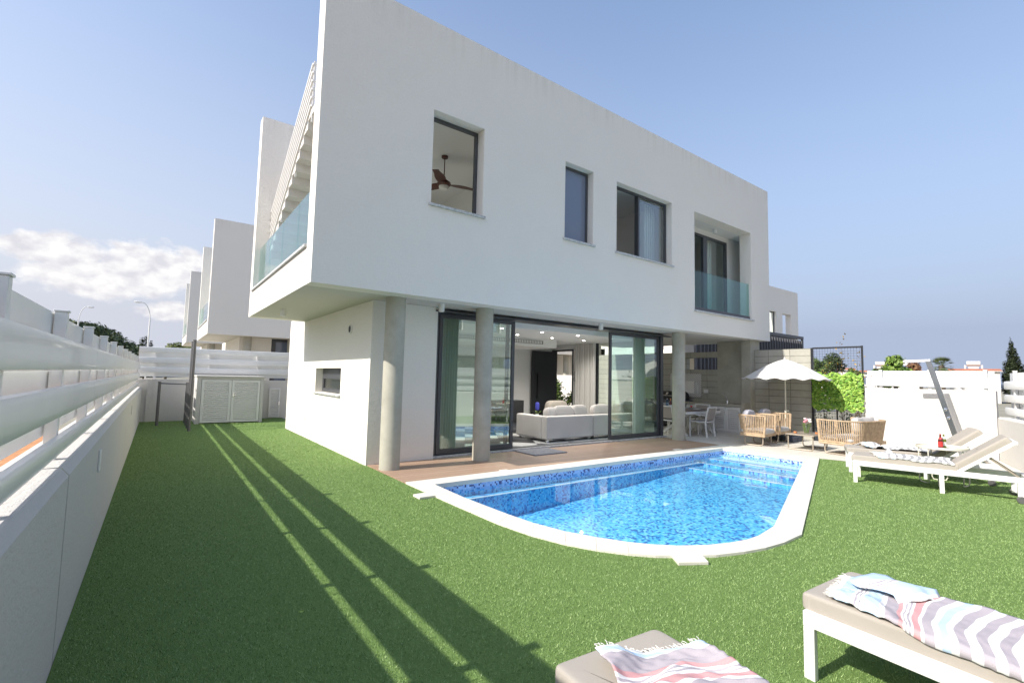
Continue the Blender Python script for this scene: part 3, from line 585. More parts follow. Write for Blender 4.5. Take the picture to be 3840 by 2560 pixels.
def curtain(p0, p1, z0, z1, m, n, amp=.035, **k):
    mb = MB(); p0, p1 = Vector(p0), Vector(p1); d = (p1 - p0); nn = Vector((-d.y, d.x)).normalized(); ks = n * 6; q = []
    for i in range(ks + 1):
        t = i / ks; pt = p0 + d * t + nn * (math.sin(t * n * 2 * math.pi) * amp + math.sin(t * n * 3.1 + 1) * amp * .3); q.append(pt)
    vs = [(a.x, a.y, z) for z in (z0, z1) for a in q] + [(a.x + nn.x * .004, a.y + nn.y * .004, z) for z in (z0, z1) for a in q]; L_ = ks + 1
    mb.add(vs, [(i, i + 1, L_ + i + 1, L_ + i) for i in range(ks)] + [(2 * L_ + i, 3 * L_ + i, 3 * L_ + i + 1, 2 * L_ + i + 1) for i in range(ks)])
    return vp(mb, 'curtain', m, smooth=True, fix=False, **k)
curtain((4.62, 8.72), (5.05, 8.74), .04, 2.86, 'curtain', 7); curtain((10.72, 8.72), (11.2, 8.74), .04, 2.86, 'curtain', 8); curtain((11.25, 11.62), (11.28, 10.72), .04, 2.745, 'curtain', 8, amp=.06)
fd = vp(MB().box(10.42, 11.46, 12.86, 12.92, .03, 2.53), 'front_door', 'darkdoor', label='charcoal front door swung open', bevel=.004)
mb = MB(); mb.box(10.62, 10.66, 12.80, 12.845, .85, 1.75); mb.box(10.62, 10.66, 12.84, 12.86, .9, .94); mb.box(10.62, 10.66, 12.84, 12.86, 1.66, 1.7); vp(mb, 'handle', 'black', parent=fd)
mb = MB(); mb.wall('x', 11.43, 11.64, 11.90, 12.99, .012, 2.59, [(11.95, 12.94, 0, 2.54)]); vp(mb, 'door_frame', 'darkdoor')

# ------------------------------------------------------------------ things in the house
t = thing('ceiling_fan', 'dark wooden ceiling fan behind the square upper window', 'ceiling fan', (4.92, 9.37, 5.9))
mb = MB(); mb.lathe([(.07, .6), (.075, .645), (.06, .65)], n=16); mb.lathe([(.012, .1), (.012, .62)], n=8); mb.lathe([(.02, .12), (.06, .10), (.15, .03), (.16, -.01), (.12, -.05), (.05, -.06)], n=24); mb.build('motor', 'fan', t, smooth=True)
mb = MB(); mb.lathe([(.11, -.05), (.115, -.08), (.09, -.13), (.001, -.14)], n=24); mb.build('lamp_glass', 'opal', t, smooth=True)
for k in range(3):
    a = R(-12 + 120 * k); mb = MB(); q = []
    for i in range(11):
        u = i / 10; r_ = .10 + .66 * u; w_ = .045 + .075 * math.sin(min(1, u * 1.2 + .1) * math.pi * .85) * (1 - .35 * u)
        for s_, zz in ((-1, -.02), (1, .03)): q.append((r_ * math.cos(a) - s_ * w_ * math.sin(a), r_ * math.sin(a) + s_ * w_ * math.cos(a), zz * (1 - u) + .01 * math.sin(u * 3)))
    q2 = [(x, y_, z - .012) for x, y_, z in q]; mb.add(q + q2, [(2 * i, 2 * i + 1, 2 * i + 3, 2 * i + 2) for i in range(10)] + [(22 + 2 * i, 22 + 2 * i + 2, 22 + 2 * i + 3, 22 + 2 * i + 1) for i in range(10)] + [(2 * i, 2 * i + 2, 24 + 2 * i, 22 + 2 * i) for i in range(10)] + [(2 * i + 1, 23 + 2 * i, 25 + 2 * i, 2 * i + 3) for i in range(10)] + [(20, 21, 43, 42)])
    mb.build('blade', 'fan', t, smooth=True)
t = thing('corner_sofa', 'light grey corner sofa with its back to the open sliding doors', 'sofa', (7.72, 8.92, .0))
mb = MB(); mb.box(0, 1.62, 0, .22, .09, .645); mb.build('backrest', 'sofa', t, bevel=.03, seg=3)
mb = MB(); mb.box(1.64, 3.3, 0, .22, .09, .645); mb.build('backrest', 'sofa', t, bevel=.03, seg=3)
mb = MB(); mb.box(0, .22, .225, 1.25, .09, .64); mb.build('arm', 'sofa', t, bevel=.03, seg=3)
mb = MB(); mb.box(.225, 3.3, .225, 1.1, .09, .40); mb.box(2.4, 3.3, 1.105, 2.3, .09, .40); mb.build('seat', 'sofa', t, bevel=.03, seg=3)
mb = MB(); mb.box(.05, 1.58, .04, .09, .06, .088); mb.box(1.68, 3.25, .04, .09, .06, .088); mb.box(.05, .09, .095, 1.2, .06, .088)
for x_, y_ in ((.07, .07), (1.5, .07), (3.2, .07), (.07, 1.15), (3.2, 2.2)): mb.box(x_, x_ + .05, y_, y_ + .05, .012, .06)
mb.build('plinth', 'chrome', t)
for x_, z_, rz_, s_ in ((.42, .66, .35, .22), (.85, .70, -.1, .31), (1.42, .71, .1, .28), (2.25, .71, 0, .33), (2.9, .70, .1, .3)):
    mb = MB(); mb.soft(x_, .36, z_, s_, .11, .19, rot=rz_, tilt=-.2, puff=.25); mb.build('cushion', 'cushion', t, smooth=True)
mb = MB(); mb.soft(2.0, 1.9, .68, .42, .13, .24, rot=.1); mb.build('headrest', 'taupe', t, smooth=True)
t = thing('sideboard', 'black low cabinet against the white living room wall', 'cabinet', (8.0, 11.6, .012)); mb = MB(); mb.box(-.12, .92, -.22, .22, .28, .89); mb.build('body', 'black', t, bevel=.006); mb = MB(); mb.box(-.15, .97, -.26, .26, .0, .06); mb.box(-.05, .8, -.15, .15, .06, .28); mb.build('base', 'dkgrey', t)
tag(vp(MB().box(9.62, 9.86, 12.96, 12.998, 1.02, 1.16), 'intercom', 'wmetal', parent=None), 'small white intercom on the living room wall', 'intercom')
mb = MB(); mb.lathe([(.045, 0), (.05, .05), (.04, .09)], n=14); o_ = mb.build('flower_pot', 'plate'); 
t = thing('potted_hyacinth', 'blue hyacinth in a small pot beside the corner sofa', 'flower', (8.55, 10.3, .50)); o_.parent = t
mb = MB(); mb.tube([(0, 0, .08), (0, 0, .22)], .008, 6); mb.build('stem', 'shrub', t)
mb = MB(); mb.soft(0, 0, .30, .045, .045, .11); mb.build('bloom', mat('blue_bloom', (.06, .07, .45), .7, bump=1, bs=60, dist=.02), t, smooth=True)
mb = MB()
for a in range(5): mb.bar((0, 0, .08), (.13 * math.cos(a * 1.3), .13 * math.sin(a * 1.3), .17), .03, .004)
mb.build('leaf', 'shrub', t)
t = thing('side_stand', 'small black round table between the cabinet and the sofa', 'table', (8.42, 10.3, .012)); mb = MB(); mb.lathe([(.2, .46), (.2, .485)], n=24); mb.build('table_top', 'black', t); mb = MB(); mb.lathe([(.15, 0), (.15, .02), (.02, .03), (.02, .46)], n=20); mb.build('leg', 'black', t)
t = thing('wall_ornament', 'black wire ornament of two rings hanging beside the front door', 'ornament', (11.43, 11.74, 1.65))
mb = MB()
for zc_ in (.1, -.08): mb.tube([(-.01, .09 * math.cos(a / 12 * 2 * math.pi), zc_ + .085 * math.sin(a / 12 * 2 * math.pi)) for a in range(13)], .008, 6)
mb.tube([(-.01, 0, .18), (-.01, 0, .32)], .004, 5); mb.build('wire_ring', 'black', t)
tag(vp(MB().box(6.23, 7.12, 7.55, 8.24, .013, .034), 'door_mat', 'mat', parent=None), 'grey shaggy door mat on the wooden deck', 'door mat')

# ------------------------------------------------------------------ other houses
def neighbour(nm, label, x0, y0, z0, w=13.9, d=5.94, rz=0, full=True, group=None):
    t = thing(nm, label, 'house', (x0, y0, z0), rz, group)
    mb = MB(); mb.wall('y', 0, .35, 0, w, 2.91, 7.79, [(2.0, 3.0, 4.53, 6.19), (5, 5.85, 4.53, 6.19), (6.6, 8.7, 4.53, 6.19), (9.72, 12.74, 3.5, 6.19)] if full else [])
    mb.wall('y', d - .33, d, 0, w, 2.91, 7.88); mb.box(w - .28, w, .35, d - .33, 2.91, 7.79); mb.build('upper_wall', 'stucco', t)
    mb = MB(); mb.box(0, w - .28, .35, d - .33, 2.91, 3.5); mb.box(1.4, w - .28, .35, d - .33, 6.4, 6.8); mb.build('floor_slab', 'white', t)
    mb = MB(); mb.wall('x', 1.4, 1.55, .35, d - .33, 3.5, 6.4, [(1.2, 4.2, 3.52, 5.9)]); mb.box(1.55, w - .3, 3.4, 3.5, 3.5, 6.4); mb.build('inner_wall', 'inside', t)
    mb = MB(); mb.box(-.04, .24, .352, d - .332, 3.502, 3.545); mb.build('terrace_sill', 'marble', t)
    mb = MB(); mb.box(.10, .12, .36, d - .34, 3.56, 4.56); mb.build('glass_railing', 'rail_glass', t)
    mb = MB(); mb.box(1.30, 2.6, 1.0, d + 1.6, -.6, 2.909); mb.build('ground_wall', 'stucco', t)
    mb = MB(); mb.lathe([(.17, -.6), (.17, 2.909)], (1.55, .5, 0), n=24); mb.build('column', 'concrete', t, smooth=True)
    mb = MB(); mb.lathe([(.17, -.6), (.17, 2.909)], (3.35, .5, 0), n=24); mb.build('column', 'concrete', t, smooth=True)
    mb = MB(); mb.wall('y', 1.1, 1.2, 2.62, 9.8, .0, 2.9, [(2.8, 4.6, .08, 2.78), (4.7, 7.6, .08, 2.78), (7.7, 9.7, .08, 2.78)]); mb.build('sliding_door', 'alu', t)
    mb = MB(); mb.box(2.7, 9.75, 1.15, 1.16, .05, 2.8); mb.build('pane', 'frost' if not full else 'glass', t)
    mb = MB(); mb.box(2.6, 9.8, 4.6, 4.75, 0, 2.9); mb.build('rear_wall', 'inside', t)
    if full:
        for a, b_, c_, d_, g in ((2, 3, 4.53, 6.19, 0), (5, 5.85, 4.53, 6.19, 1), (6.6, 8.7, 4.53, 6.19, 0)):
            f = MB().wall('y', .18, .24, a + .003, b_ - .003, c_ + .003, d_ - .003, [(a + .06, b_ - .06, c_ + .06, d_ - .06)]).build('window', 'alu', t); MB().box(a + .05, b_ - .05, .2, .215, c_ + .05, d_ - .05).build('pane', 'frost' if g else 'glass', f)
        MB().box(9.73, 12.73, .08, .1, 3.51, 4.6).build('balcony_glass', 'rail_glass', t); MB().wall('y', 1.4, 1.5, 9.72, 13.6, 3.5, 6.4, [(10, 12, 3.55, 6.0)]).build('balcony_wall', 'inside', t)
    return t
neighbour('neighbour_house', 'white cantilevered house right behind the rear garden fence', 1.537, 23.3, .19, d=6.6, full=False, group='white houses in a row behind the garden')
neighbour('neighbour_house', 'farther white cantilevered house, mostly hidden by the nearer one', 1.40, 39.0, .53, d=6.9, full=False, group='white houses in a row behind the garden')
neighbour('neighbour_house', 'white house glimpsed above the grey block wall under the terrace ceiling', 18.5, 21.0, .1, w=12, full=False)
nb = neighbour('neighbour_house', 'white house with balconies opposite the pool garden', 20.5, -9.5, 0, rz=math.pi, group=None)
nb['label'] = 'white house opposite, seen only as a reflection in the sliding glass doors'
# house beyond the villa on the right, with an opening through which the sky shows
t = thing('neighbour_house', 'white house beyond the villa with a square sky opening in its upper corner', 'house', (21.5, 14.45, 0))
mb = MB(); mb.wall('y', 0, .35, 0, 13.62, 2.91, 7.79, [(8.2, 10.42, 4.78, 6.19), (11.30, 12.54, 4.2, 6.18)]); mb.wall('x', 13.3, 13.62, .35, 5.5, 2.91, 6.9, [(.5, 4.6, 3.45, 6.5)]); mb.box(0, 13.62, .35, 5.5, 2.91, 3.4)
mb.box(0, .3, .35, 5.2, 3.4, 7.79); mb.box(10.6, 10.8, .35, 5.5, 3.4, 7.79); mb.wall('y', 5.2, 5.5, 0, 10.6, 2.91, 7.79); mb.build('upper_wall', 'stucco', t)
w = MB().wall('y', .12, .18, 8.203, 10.417, 4.783, 6.187, [(8.28, 9.3, 4.86, 6.12), (9.36, 10.34, 4.86, 6.12)]).build('window', 'alu', t); MB().box(8.25, 10.38, .14, .155, 4.84, 6.14).build('pane', 'glass', w)
MB().box(1, 12.5, 1.5, 5.0, 0, 2.909).build('ground_wall', 'stucco', t)
t = thing('slatted_pergola', 'black slatted pergola in front of the house beyond the block wall', 'pergola', (19.6, 12.45, 0))
mb = MB(); mb.box(0, 11.2, -.06, .06, 4.22, 4.37); mb.box(11.08, 11.2, .062, 1.9, 4.22, 4.37); mb.box(0, .12, .062, 1.9, 4.22, 4.37); mb.box(.122, 11.078, 1.8, 1.9, 4.22, 4.37); mb.build('beam', 'dkgrey', t)
for x_ in (0, 5.6, 11.08): MB().box(x_, x_ + .12, -.05, .05, 0, 4.218).build('post', 'dkgrey', t)
mb = MB()
for k in range(36): x_ = .2 + k * .30; mb.box(x_, x_ + .06, -.16, .16, 1.4, 4.1)
for k in range(10): mb.box(.13, 11.07, .25 + k * .15, .30 + k * .15, 4.24, 4.30)
o = mb.build('slat', 'dkgrey', t)

# ------------------------------------------------------------------ walls and fences of the garden
def board(z0, z1, off, bulge):   # hollow bulging PVC board profile, off = side offset of its flat back
    n = 9; pr = [(off, z0)]
    for i in range(n + 1): a = math.pi * i / n; pr.append((off + bulge * math.sin(a) ** .27, z0 + (z1 - z0) * (.5 - .5 * math.cos(a))))
    pr.append((off, z1)); return pr[:1] + pr[2:-2] + pr[-1:]
def fence(nm, label, a, b, fronts, backs, post_z, t0=0., pitch=1.43, post_w=.06, fo=.0, bulge=.038, side=1, postbase=1.0, group=None):
    # a -> b, garden side on the RIGHT of travel (side=1)
    ax, bx = Vector(a), Vector(b); d = (bx - ax); L_ = d.length; d.normalize(); r = Vector((d.y, -d.x))
    t = thing(nm, label, 'fence', (a[0], a[1], 0), 0, group); q = t0
    while q < L_:
        p = ax + d * q; mb = MB(); c = p - r * .032
        x0 = -.05; pts = [(c + d * s1 * post_w / 2 + r * s2 * .03) for s1, s2 in ((-1, -1), (1, -1), (1, 1), (-1, 1))]
        mb.prism([(v.x, v.y) for v in pts], postbase, post_z); pts = [(c + d * s1 * (post_w / 2 + .008) + r * s2 * .036) for s1, s2 in ((-1, -1), (1, -1), (1, 1), (-1, 1))]
        mb.prism([(v.x, v.y) for v in pts], post_z + .001, post_z + .012); vp(mb, 'post', 'wmetal', parent=t, bevel=.003); q += pitch
    for z0, z1 in fronts:
        # joints every three bays
        cuts = [0]; 
        while cuts[-1] + 4.29 < L_: cuts.append(cuts[-1] + 4.29)
        cuts.append(L_)
        for u, v in zip(cuts, cuts[1:]):
            pa, pb = ax + d * (u + .004), ax + d * (v - .004); pr = board(z0, z1, fo, bulge); mb = MB(); mb.extr(pr, pa, pb); vp(mb, 'board', 'wplastic', parent=t, smooth=True)
    for z0, z1 in backs:
        pr = [(-.068 - (o_), z) for o_, z in board(z0, z1, 0, .03)]; mb = MB(); mb.extr(pr, ax, bx); vp(mb, 'back_board', 'wplastic', parent=t, smooth=True)
    return t
# left wall (inner face x = -.36) with chamfered cap
t = thing('garden_wall', 'long low white wall under the slatted fence on the left', 'wall', (-.36, 8, 0))
mb = MB(); mb.extr([(0, -.05), (0, 1.0), (-.035, 1.045), (-.30, 1.045), (-.30, -.05)], (-.36, -3.2), (-.36, 3.60)); vp(mb, 'wall_section', 'white', parent=t)
mb = MB(); mb.extr([(0, -.05), (0, 1.0), (-.035, 1.045), (-.30, 1.045), (-.30, -.05)], (-.36, 3.63), (-.36, 9.98)); vp(mb, 'wall_section', 'white', parent=t)
mb = MB(); mb.extr([(0, -.05), (0, 1.0), (-.035, 1.045), (-.30, 1.045), (-.30, -.05)], (-.36, 9.99), (-.36, 18.19)); vp(mb, 'wall_section', 'white', parent=t)
mb = MB(); mb.box(-.42, -.372, 3.59, 3.64, 0, .995); vp(mb, 'joint_filler', 'polegrey', parent=t)
for y_ in (5.35, 11.6): mb = MB(); mb.box(-.359, -.345, y_, y_ + .09, .72, .90); vp(mb, 'wall_light', 'wmetal', parent=t, bevel=.003)
fence('slat_fence', 'long white slatted fence on the low wall along the left side', (-.46, -3.2), (-.46, 18.1), [(1.085, 1.192), (1.308, 1.485), (1.578, 1.765)], [(1.715, 1.925), (1.455, 1.578), (1.185, 1.312)], 1.93, t0=(2.53 + 3.2) % 1.43, post_w=.06)
# rear wall
t = thing('garden_wall', 'white rear wall at the far end of the lawn', 'wall', (1.6, 18.2, 0))
vp(MB().box(-.66, 9.0, 18.2, 18.45, -.05, 1.28), 'wall_section', 'white', parent=t)
vp(MB().box(-.24, -.12, 18.15, 18.2, 0, 1.28), 'pilaster', 'white', parent=t)
ft = fence('slat_fence', 'white slatted fence on the rear wall behind the louvred cupboard', (-.50, 18.32), (9.0, 18.32), [(2.10, 2.267), (1.77, 1.95), (1.47, 1.655)], [(1.94, 2.12), (1.655, 1.79), (1.36, 1.49)], 2.12, t0=.42, pitch=1.40, postbase=1.28)
# louvred cupboard
def louvre(x0, x1, z0, z1, y, parent, fr=.07, pitch=.06, name='door', hand=None):
    f = vp(MB().wall('y', y - .035, y, x0, x1, z0, z1, [(x0 + fr, x1 - fr, z0 + fr, z1 - fr)]), name, 'wmetal', parent=parent, bevel=.003); mb = MB(); z = z0 + fr + .01
    while z < z1 - fr - .03: mb.bar((x0 + fr + .001, y - .02, z + .018), (x1 - fr - .001, y - .02, z + .018), .045, .007, up=(0, -.85, 1)); z += pitch
    vp(mb, 'louvre', 'wmetal', parent=f if parent.parent is None else f)
    vp(MB().box(x0 + fr, x1 - fr, y - .004, y - .001, z0 + fr, z1 - fr), 'backing', 'opal', parent=f)
    if hand: mb = MB(); mb.box(hand[0], hand[0] + .03, y - .06, y - .035, hand[1] - .06, hand[1] + .06); mb.bar((hand[0] + .015, y - .07, hand[1]), (hand[0] + .015 + hand[2], y - .07, hand[1]), .015, .015); vp(mb, 'handle', 'chrome', parent=f)
    return f
t = thing('utility_cupboard', 'wide white cupboard with two louvred doors against the rear wall', 'cupboard', (1.85, 16.9, 0))
mb = MB(); mb.wall('y', 16.9, 18.19, .95, 2.73, 0, 1.385, [(1.06, 2.64, -.1, 1.32)]); mb.box(1.06, 2.64, 17.2, 17.25, 0, 1.32); vp(mb, 'case', 'white', parent=t)
vp(MB().box(.93, 2.76, 16.86, 18.19, 1.386, 1.43), 'lid', 'white', parent=t, bevel=.005)
louvre(1.07, 1.845, .03, 1.31, 16.93, t); louvre(1.855, 2.63, .03, 1.31, 16.93, t, hand=(1.88, .86, .09))
t = thing('meter_cupboard', 'small narrow white louvred door set in the rear wall', 'cupboard', (3.3, 18.2, 0)); louvre(3.12, 3.47, .03, 1.02, 18.197, t, fr=.05, hand=(3.42, .5, -.05))
# outdoor exercise bars
t = thing('exercise_bars', 'dark grey steel posts with a thin crossbar at the far end of the lawn', 'exercise frame', (.6, 16.3, 0))
for x_, y_, h in ((.735, 15.04, 2.37), (.735, 15.80, 2.36), (.735, 16.55, 1.2), (.735, 17.35, 1.2), (.06, 16.84, 1.23)):
    mb = MB(); mb.tube([(x_, y_, 0), (x_, y_, h)], .038, 12); mb.lathe([(.045, h), (.045, h + .01)], (x_, y_, 0), n=12)
    if x_ > .5:
        for k in range(int(h / .3)): mb.lathe([(.001, 0), (.012, 0)], (x_ - .043, y_, .3 + k * .3), n=6)
    vp(mb, 'post', 'polegrey', parent=t, smooth=True)
mb = MB(); mb.tube([(.06, 16.84, 1.19), (.735, 16.55, 1.17)], .014, 8); vp(mb, 'crossbar', 'black', parent=t, smooth=True)
mb = MB(); mb.tube([(.735, 15.04, 2.2), (.735, 15.80, 2.2)], .016, 8); vp(mb, 'pull_up_bar', 'polegrey', parent=t, smooth=True)
mb = MB(); mb.tube([(.735, 16.55, 1.15), (.735, 17.35, 1.15)], .016, 8); vp(mb, 'dip_bar', 'polegrey', parent=t, smooth=True)
# right wall x = 15 and its fence
t = thing('garden_wall', 'tall bright white wall behind the shower on the right', 'wall', (15, 3.3, 0)); vp(MB().box(15.0, 15.2, 2.13, 4.58, -.05, 1.53), 'wall_section', 'white', parent=t)
fence('slat_fence', 'short white slatted fence on top of the tall wall behind the shower', (15.10, 4.56), (15.10, 2.16), [(1.585, 1.80)], [(1.74, 1.975)], 1.99, t0=.3, pitch=.98, side=1, postbase=1.53, fo=.03)
# angled boundary behind the camera
D_ = Vector((-.9453, -.3262)); A_ = Vector((15.0, 2.12))
E_ = A_ + D_ * 17.0; Nn = Vector((-D_.y, D_.x)) * -1        # Nn points to the garden side
t = thing('garden_wall', 'low white wall at an angle behind the sun loungers', 'wall', (9, .05, 0))
mb = MB(); mb.extr([(0, -.05), (0, .93), (.035, .96), (.28, .96), (.28, -.05)], (E_.x, E_.y), (A_.x, A_.y)); vp(mb, 'wall_section', 'white', parent=t)
fence('slat_fence', 'white slatted fence on the angled low wall behind the sun loungers', (A_.x + .13, A_.y - .14), (E_.x + .05, E_.y - .14), [(1.02, 1.18), (1.29, 1.46), (1.57, 1.75)], [(1.70, 1.93), (1.41, 1.60), (1.13, 1.32)], 1.96, t0=.55, pitch=1.45, postbase=.95)
# block wall and kitchen wall
t = thing('block_wall', 'grey concrete block wall behind the white umbrella', 'wall', (15.1, 6.6, 0)); vp(MB().box(15.0, 15.2, 5.86, 7.455, 0, 2.61), 'masonry', 'block', parent=t)
t = thing('block_wall', 'grey concrete block wall with openings behind the outdoor kitchen', 'wall', (15.1, 10.5, 0))
mb = MB(); mb.wall('x', 15.0, 15.2, 8.695, 14.6, 0, 2.6, [(8.695, 9.86, 2.0, 2.40), (9.42, 10.05, 1.18, 1.60)]); vp(mb, 'masonry', 'block', parent=t)
# mesh screen with hedge
t = thing('mesh_screen', 'tall black wire mesh screen beside the block wall', 'screen', (15.0, 5.2, 0))
mb = MB(); mb.box(14.97, 15.01, 5.80, 5.85, 0, 2.62); mb.box(14.97, 15.01, 4.59, 4.63, 1.3, 2.64); mb.box(14.97, 15.01, 4.631, 5.799, 2.59, 2.63); mb.box(14.97, 15.01, 4.631, 5.799, .02, .05); vp(mb, 'frame', 'black', parent=t)
vp(MB().box(14.99, 15.03, 5.22, 5.25, .05, 2.0), 'middle_post', 'black', parent=t)
mb = MB()
for k in range(17): y_ = 4.63 + .069 * (k + .5); mb.bar((15.0, y_, .05), (15.0, y_, 2.59), .004, .004, up=(1, 0, 0))
for k in range(37): z_ = .06 + .069 * (k + .5); mb.bar((15.0, 4.63, z_), (15.0, 5.80, z_), .004, .004)
vp(mb, 'mesh', 'black', parent=t)
def leaves(n, fn, size, jit=.5, aspect=.62, seed=1):   # bent two-triangle leaves, fn(rng)-> (pos, normal-ish)
    r = random.Random(seed); V, Fc = [], []
    for _ in range(n):
        p, nn = fn(r); nn = (Vector(nn) + Vector((r.gauss(0, jit), r.gauss(0, jit), r.gauss(0, jit)))).normalized(); a = nn.cross(Vector((r.gauss(0, 1), r.gauss(0, 1), r.gauss(0, 1)))).normalized(); b_ = nn.cross(a)
        s = size * r.uniform(.6, 1.3); p = Vector(p); k = len(V)
        V += [p - a * s * .5, p + b_ * s * aspect * .5 - nn * s * .08, p + a * s * .55 - nn * s * .12, p - b_ * s * aspect * .5 - nn * s * .08]; Fc.append((k, k + 1, k + 2, k + 3))
    mb = MB(); mb.v = [tuple(v) for v in V]; mb.f = Fc; mb.m = [0] * len(Fc); return mb
def hed(r):
    while True:
        y_, z_ = r.uniform(4.60, 5.80), r.uniform(.84, 1.93)
        if z_ > .90 + .04 * math.sin(y_ * 23) and z_ < 1.88 + .04 * math.sin(y_ * 17): return (r.uniform(14.90, 14.98), y_, z_), (-1, 0, .55)
h_ = thing('leaf_panel', 'bright green leaf panel hung on the wire mesh screen', 'hedge', (14.95, 5.2, .9)); vp(leaves(3000, hed, .078, .45, .8), 'foliage', 'hedge', parent=h_, fix=False)
# climbing plants behind the mesh
def climber(nm, label, x, y, h, n, m, sp, seed, base=0, ls=.07):
    t = thing(nm, label, 'plant', (x, y, 0)); r = random.Random(seed); mb = MB(); pts_all = []
    for k in range(5):
        p = Vector((x, y, base)); pts = [p.copy()]; dx, dy = r.gauss(0, sp), r.gauss(0, sp)
        hh = h * r.uniform(.6, 1)
        for i in range(8): p = p + Vector((dx / 8 + r.gauss(0, .03), dy / 8 + r.gauss(0, .03), hh / 8)); pts.append(p.copy())
        mb.tube(pts, [.009 - .001 * i for i in range(9)], 5); pts_all += pts[2:]
    vp(mb, 'stem', 'bark', parent=t)
    def f(r): p = r.choice(pts_all); return (p.x + r.gauss(0, .09), p.y + r.gauss(0, .09), p.z + r.gauss(0, .10)), (0, 0, 1)
    vp(leaves(n, f, ls, .8, .5, seed), 'foliage', m, parent=t, fix=False); return t
climber('climbing_plant', 'sparse climber with orange leaves rising above the mesh screen', 15.35, 5.15, 2.9, 260, 'orangefl', .25, 3)
climber('climbing_plant', 'thin green climber at the block wall end of the mesh screen', 15.3, 5.7, 2.3, 160, 'shrub', .2, 4)
climber('garden_shrub', 'low shrub with orange leaves at the foot of the mesh screen', 15.5, 5.0, .9, 420, 'orangefl', .14, 5)
climber('garden_shrub', 'low dark green shrub behind the foot of the mesh screen', 15.6, 5.45, .8, 500, 'shrub', .45, 6)
climber('potted_plant', 'leafy green bush outside the open front door', 13.3, 14.4, 1.45, 2600, 'shrub', .5, 8, ls=.13)
t = thing('garden_wall', 'white wall seen through the open front door behind a green bush', 'wall', (17, 17, 0)); vp(MB().box(17.0, 17.2, 14.9, 22, -.05, 1.75), 'wall_section', 'white', parent=t)

# ------------------------------------------------------------------ outdoor kitchen
t = thing('outdoor_kitchen', 'beige kitchen counter with white louvred doors along the block wall', 'counter', (14.7, 8.5, 0))
mb = MB(); mb.box(14.36, 14.97, 7.60, 9.52, .84, .90); mb.box(14.92, 14.975, 7.78, 9.52, .901, 1.0); mb.box(14.40, 14.90, 7.50, 7.599, .0, .955); vp(mb, 'worktop', 'worktop', parent=t, bevel=.004)
mb = MB(); mb.box(14.44, 14.96, 7.60, 9.50, 0, .838); vp(mb, 'case', 'wmetal', parent=t)
def louvre_x(y0, y1, z0, z1, x, parent, fr=.06, pitch=.06):
    f = vp(MB().wall('x', x, x + .035, y0, y1, z0, z1, [(y0 + fr, y1 - fr, z0 + fr, z1 - fr)]), 'door', 'wmetal', parent=parent, bevel=.003); mb = MB(); z = z0 + fr + .01
    while z < z1 - fr - .03: mb.bar((x + .02, y0 + fr + .001, z + .016), (x + .02, y1 - fr - .001, z + .016), .044, .006, up=(-.85, 0, 1)); z += pitch
    vp(mb, 'louvre', 'wmetal', parent=f); vp(MB().box(x - .02, x, y0 + .03, y0 + .045, .55, .68), 'handle', 'chrome', parent=f)
for k in range(4): louvre_x(7.62 + k * .47, 8.08 + k * .47, .06, .80, 14.40, t)
mb = MB(); mb.box(14.50, 14.84, 7.95, 8.45, .901, .906); vp(mb, 'sink', 'chrome', parent=t, bevel=.002)
mb = MB(); mb.lathe([(.028, 0), (.026, .06), (.018, .10)], (14.84, 8.28, .902), n=14); q = [(14.84, 8.28, 1.0)]
for i in range(9): a = i / 8; q.append((14.84 - .20 * a, 8.28 + .07 * a, 1.02 + .20 * math.sin(a * 2.2) ** .8 if i else 1.02))
mb.tube(q, .011, 10); mb.bar((14.84, 8.25, .97), (14.84, 8.17, 1.01), .02, .014); vp(mb, 'tap', 'chrome', parent=t, smooth=True)
t = thing('barbecue_grill', 'black gas barbecue with a rounded lid beside the kitchen counter', 'barbecue', (14.6, 10.1, 0))
vp(MB().box(14.25, 14.9, 9.62, 10.75, .06, .80), 'cabinet', 'black', parent=t, bevel=.01); vp(MB().box(14.2, 14.92, 9.58, 10.80, .80, .93), 'control_panel', 'dkgrey', parent=t, bevel=.01)
mb = MB(); pr = [(14.25 + .31 - .31 * math.cos(a * math.pi / 10) , .935 + .30 * math.sin(a * math.pi / 10) ** .7) for a in range(11)]
mb.add([(x_, y_, z_) for y_ in (9.66, 10.70) for x_, z_ in pr], [tuple(range(11)), tuple(reversed(range(11, 22)))] + [(i, 11 + i, 11 + (i + 1) % 11, (i + 1) % 11) for i in range(11)]); vp(mb, 'lid', 'black', parent=t, smooth=True)
mb = MB(); mb.tube([(14.22, 9.75, 1.08), (14.22, 10.6, 1.08)], .014, 8); vp(mb, 'handle', 'chrome', parent=t, smooth=True)
mb = MB(); mb.lathe([(.045, 0), (.045, .01)], (0, 0, 0), n=16); o = mb.build('thermometer', 'chrome', t, smooth=True); o.location = (-.32, .05, 1.15); o.rotation_euler = (0, R(-70), 0)
t = thing('lattice_panel', 'white diamond lattice panel on the grey block wall', 'lattice', (14.97, 9.88, 1.44))
mb = MB()
for s_ in (1, -1):
    for k in range(-12, 27):
        c0 = 9.30 + k * .075; y0, z0, y1, z1 = c0, 1.05, c0 + s_ * .80, 1.85
        if s_ < 0: y0 += 0
        lo, hi = 9.28, 10.50; pts = []
        for tt in (0, 1):
            pts.append((y0 + (y1 - y0) * tt, z0 + (z1 - z0) * tt))
        (ya, za), (yb, zb) = pts; dy = yb - ya
        tl = sorted(((lo - ya) / dy, (hi - ya) / dy)); t0_, t1_ = max(0, tl[0]), min(1, tl[1])
        if t1_ - t0_ > .03: mb.bar((14.975 - .006 * (s_ > 0), ya + dy * t0_, za + .8 * t0_), (14.975 - .006 * (s_ > 0), ya + dy * t1_, za + .8 * t1_), .005, .024)
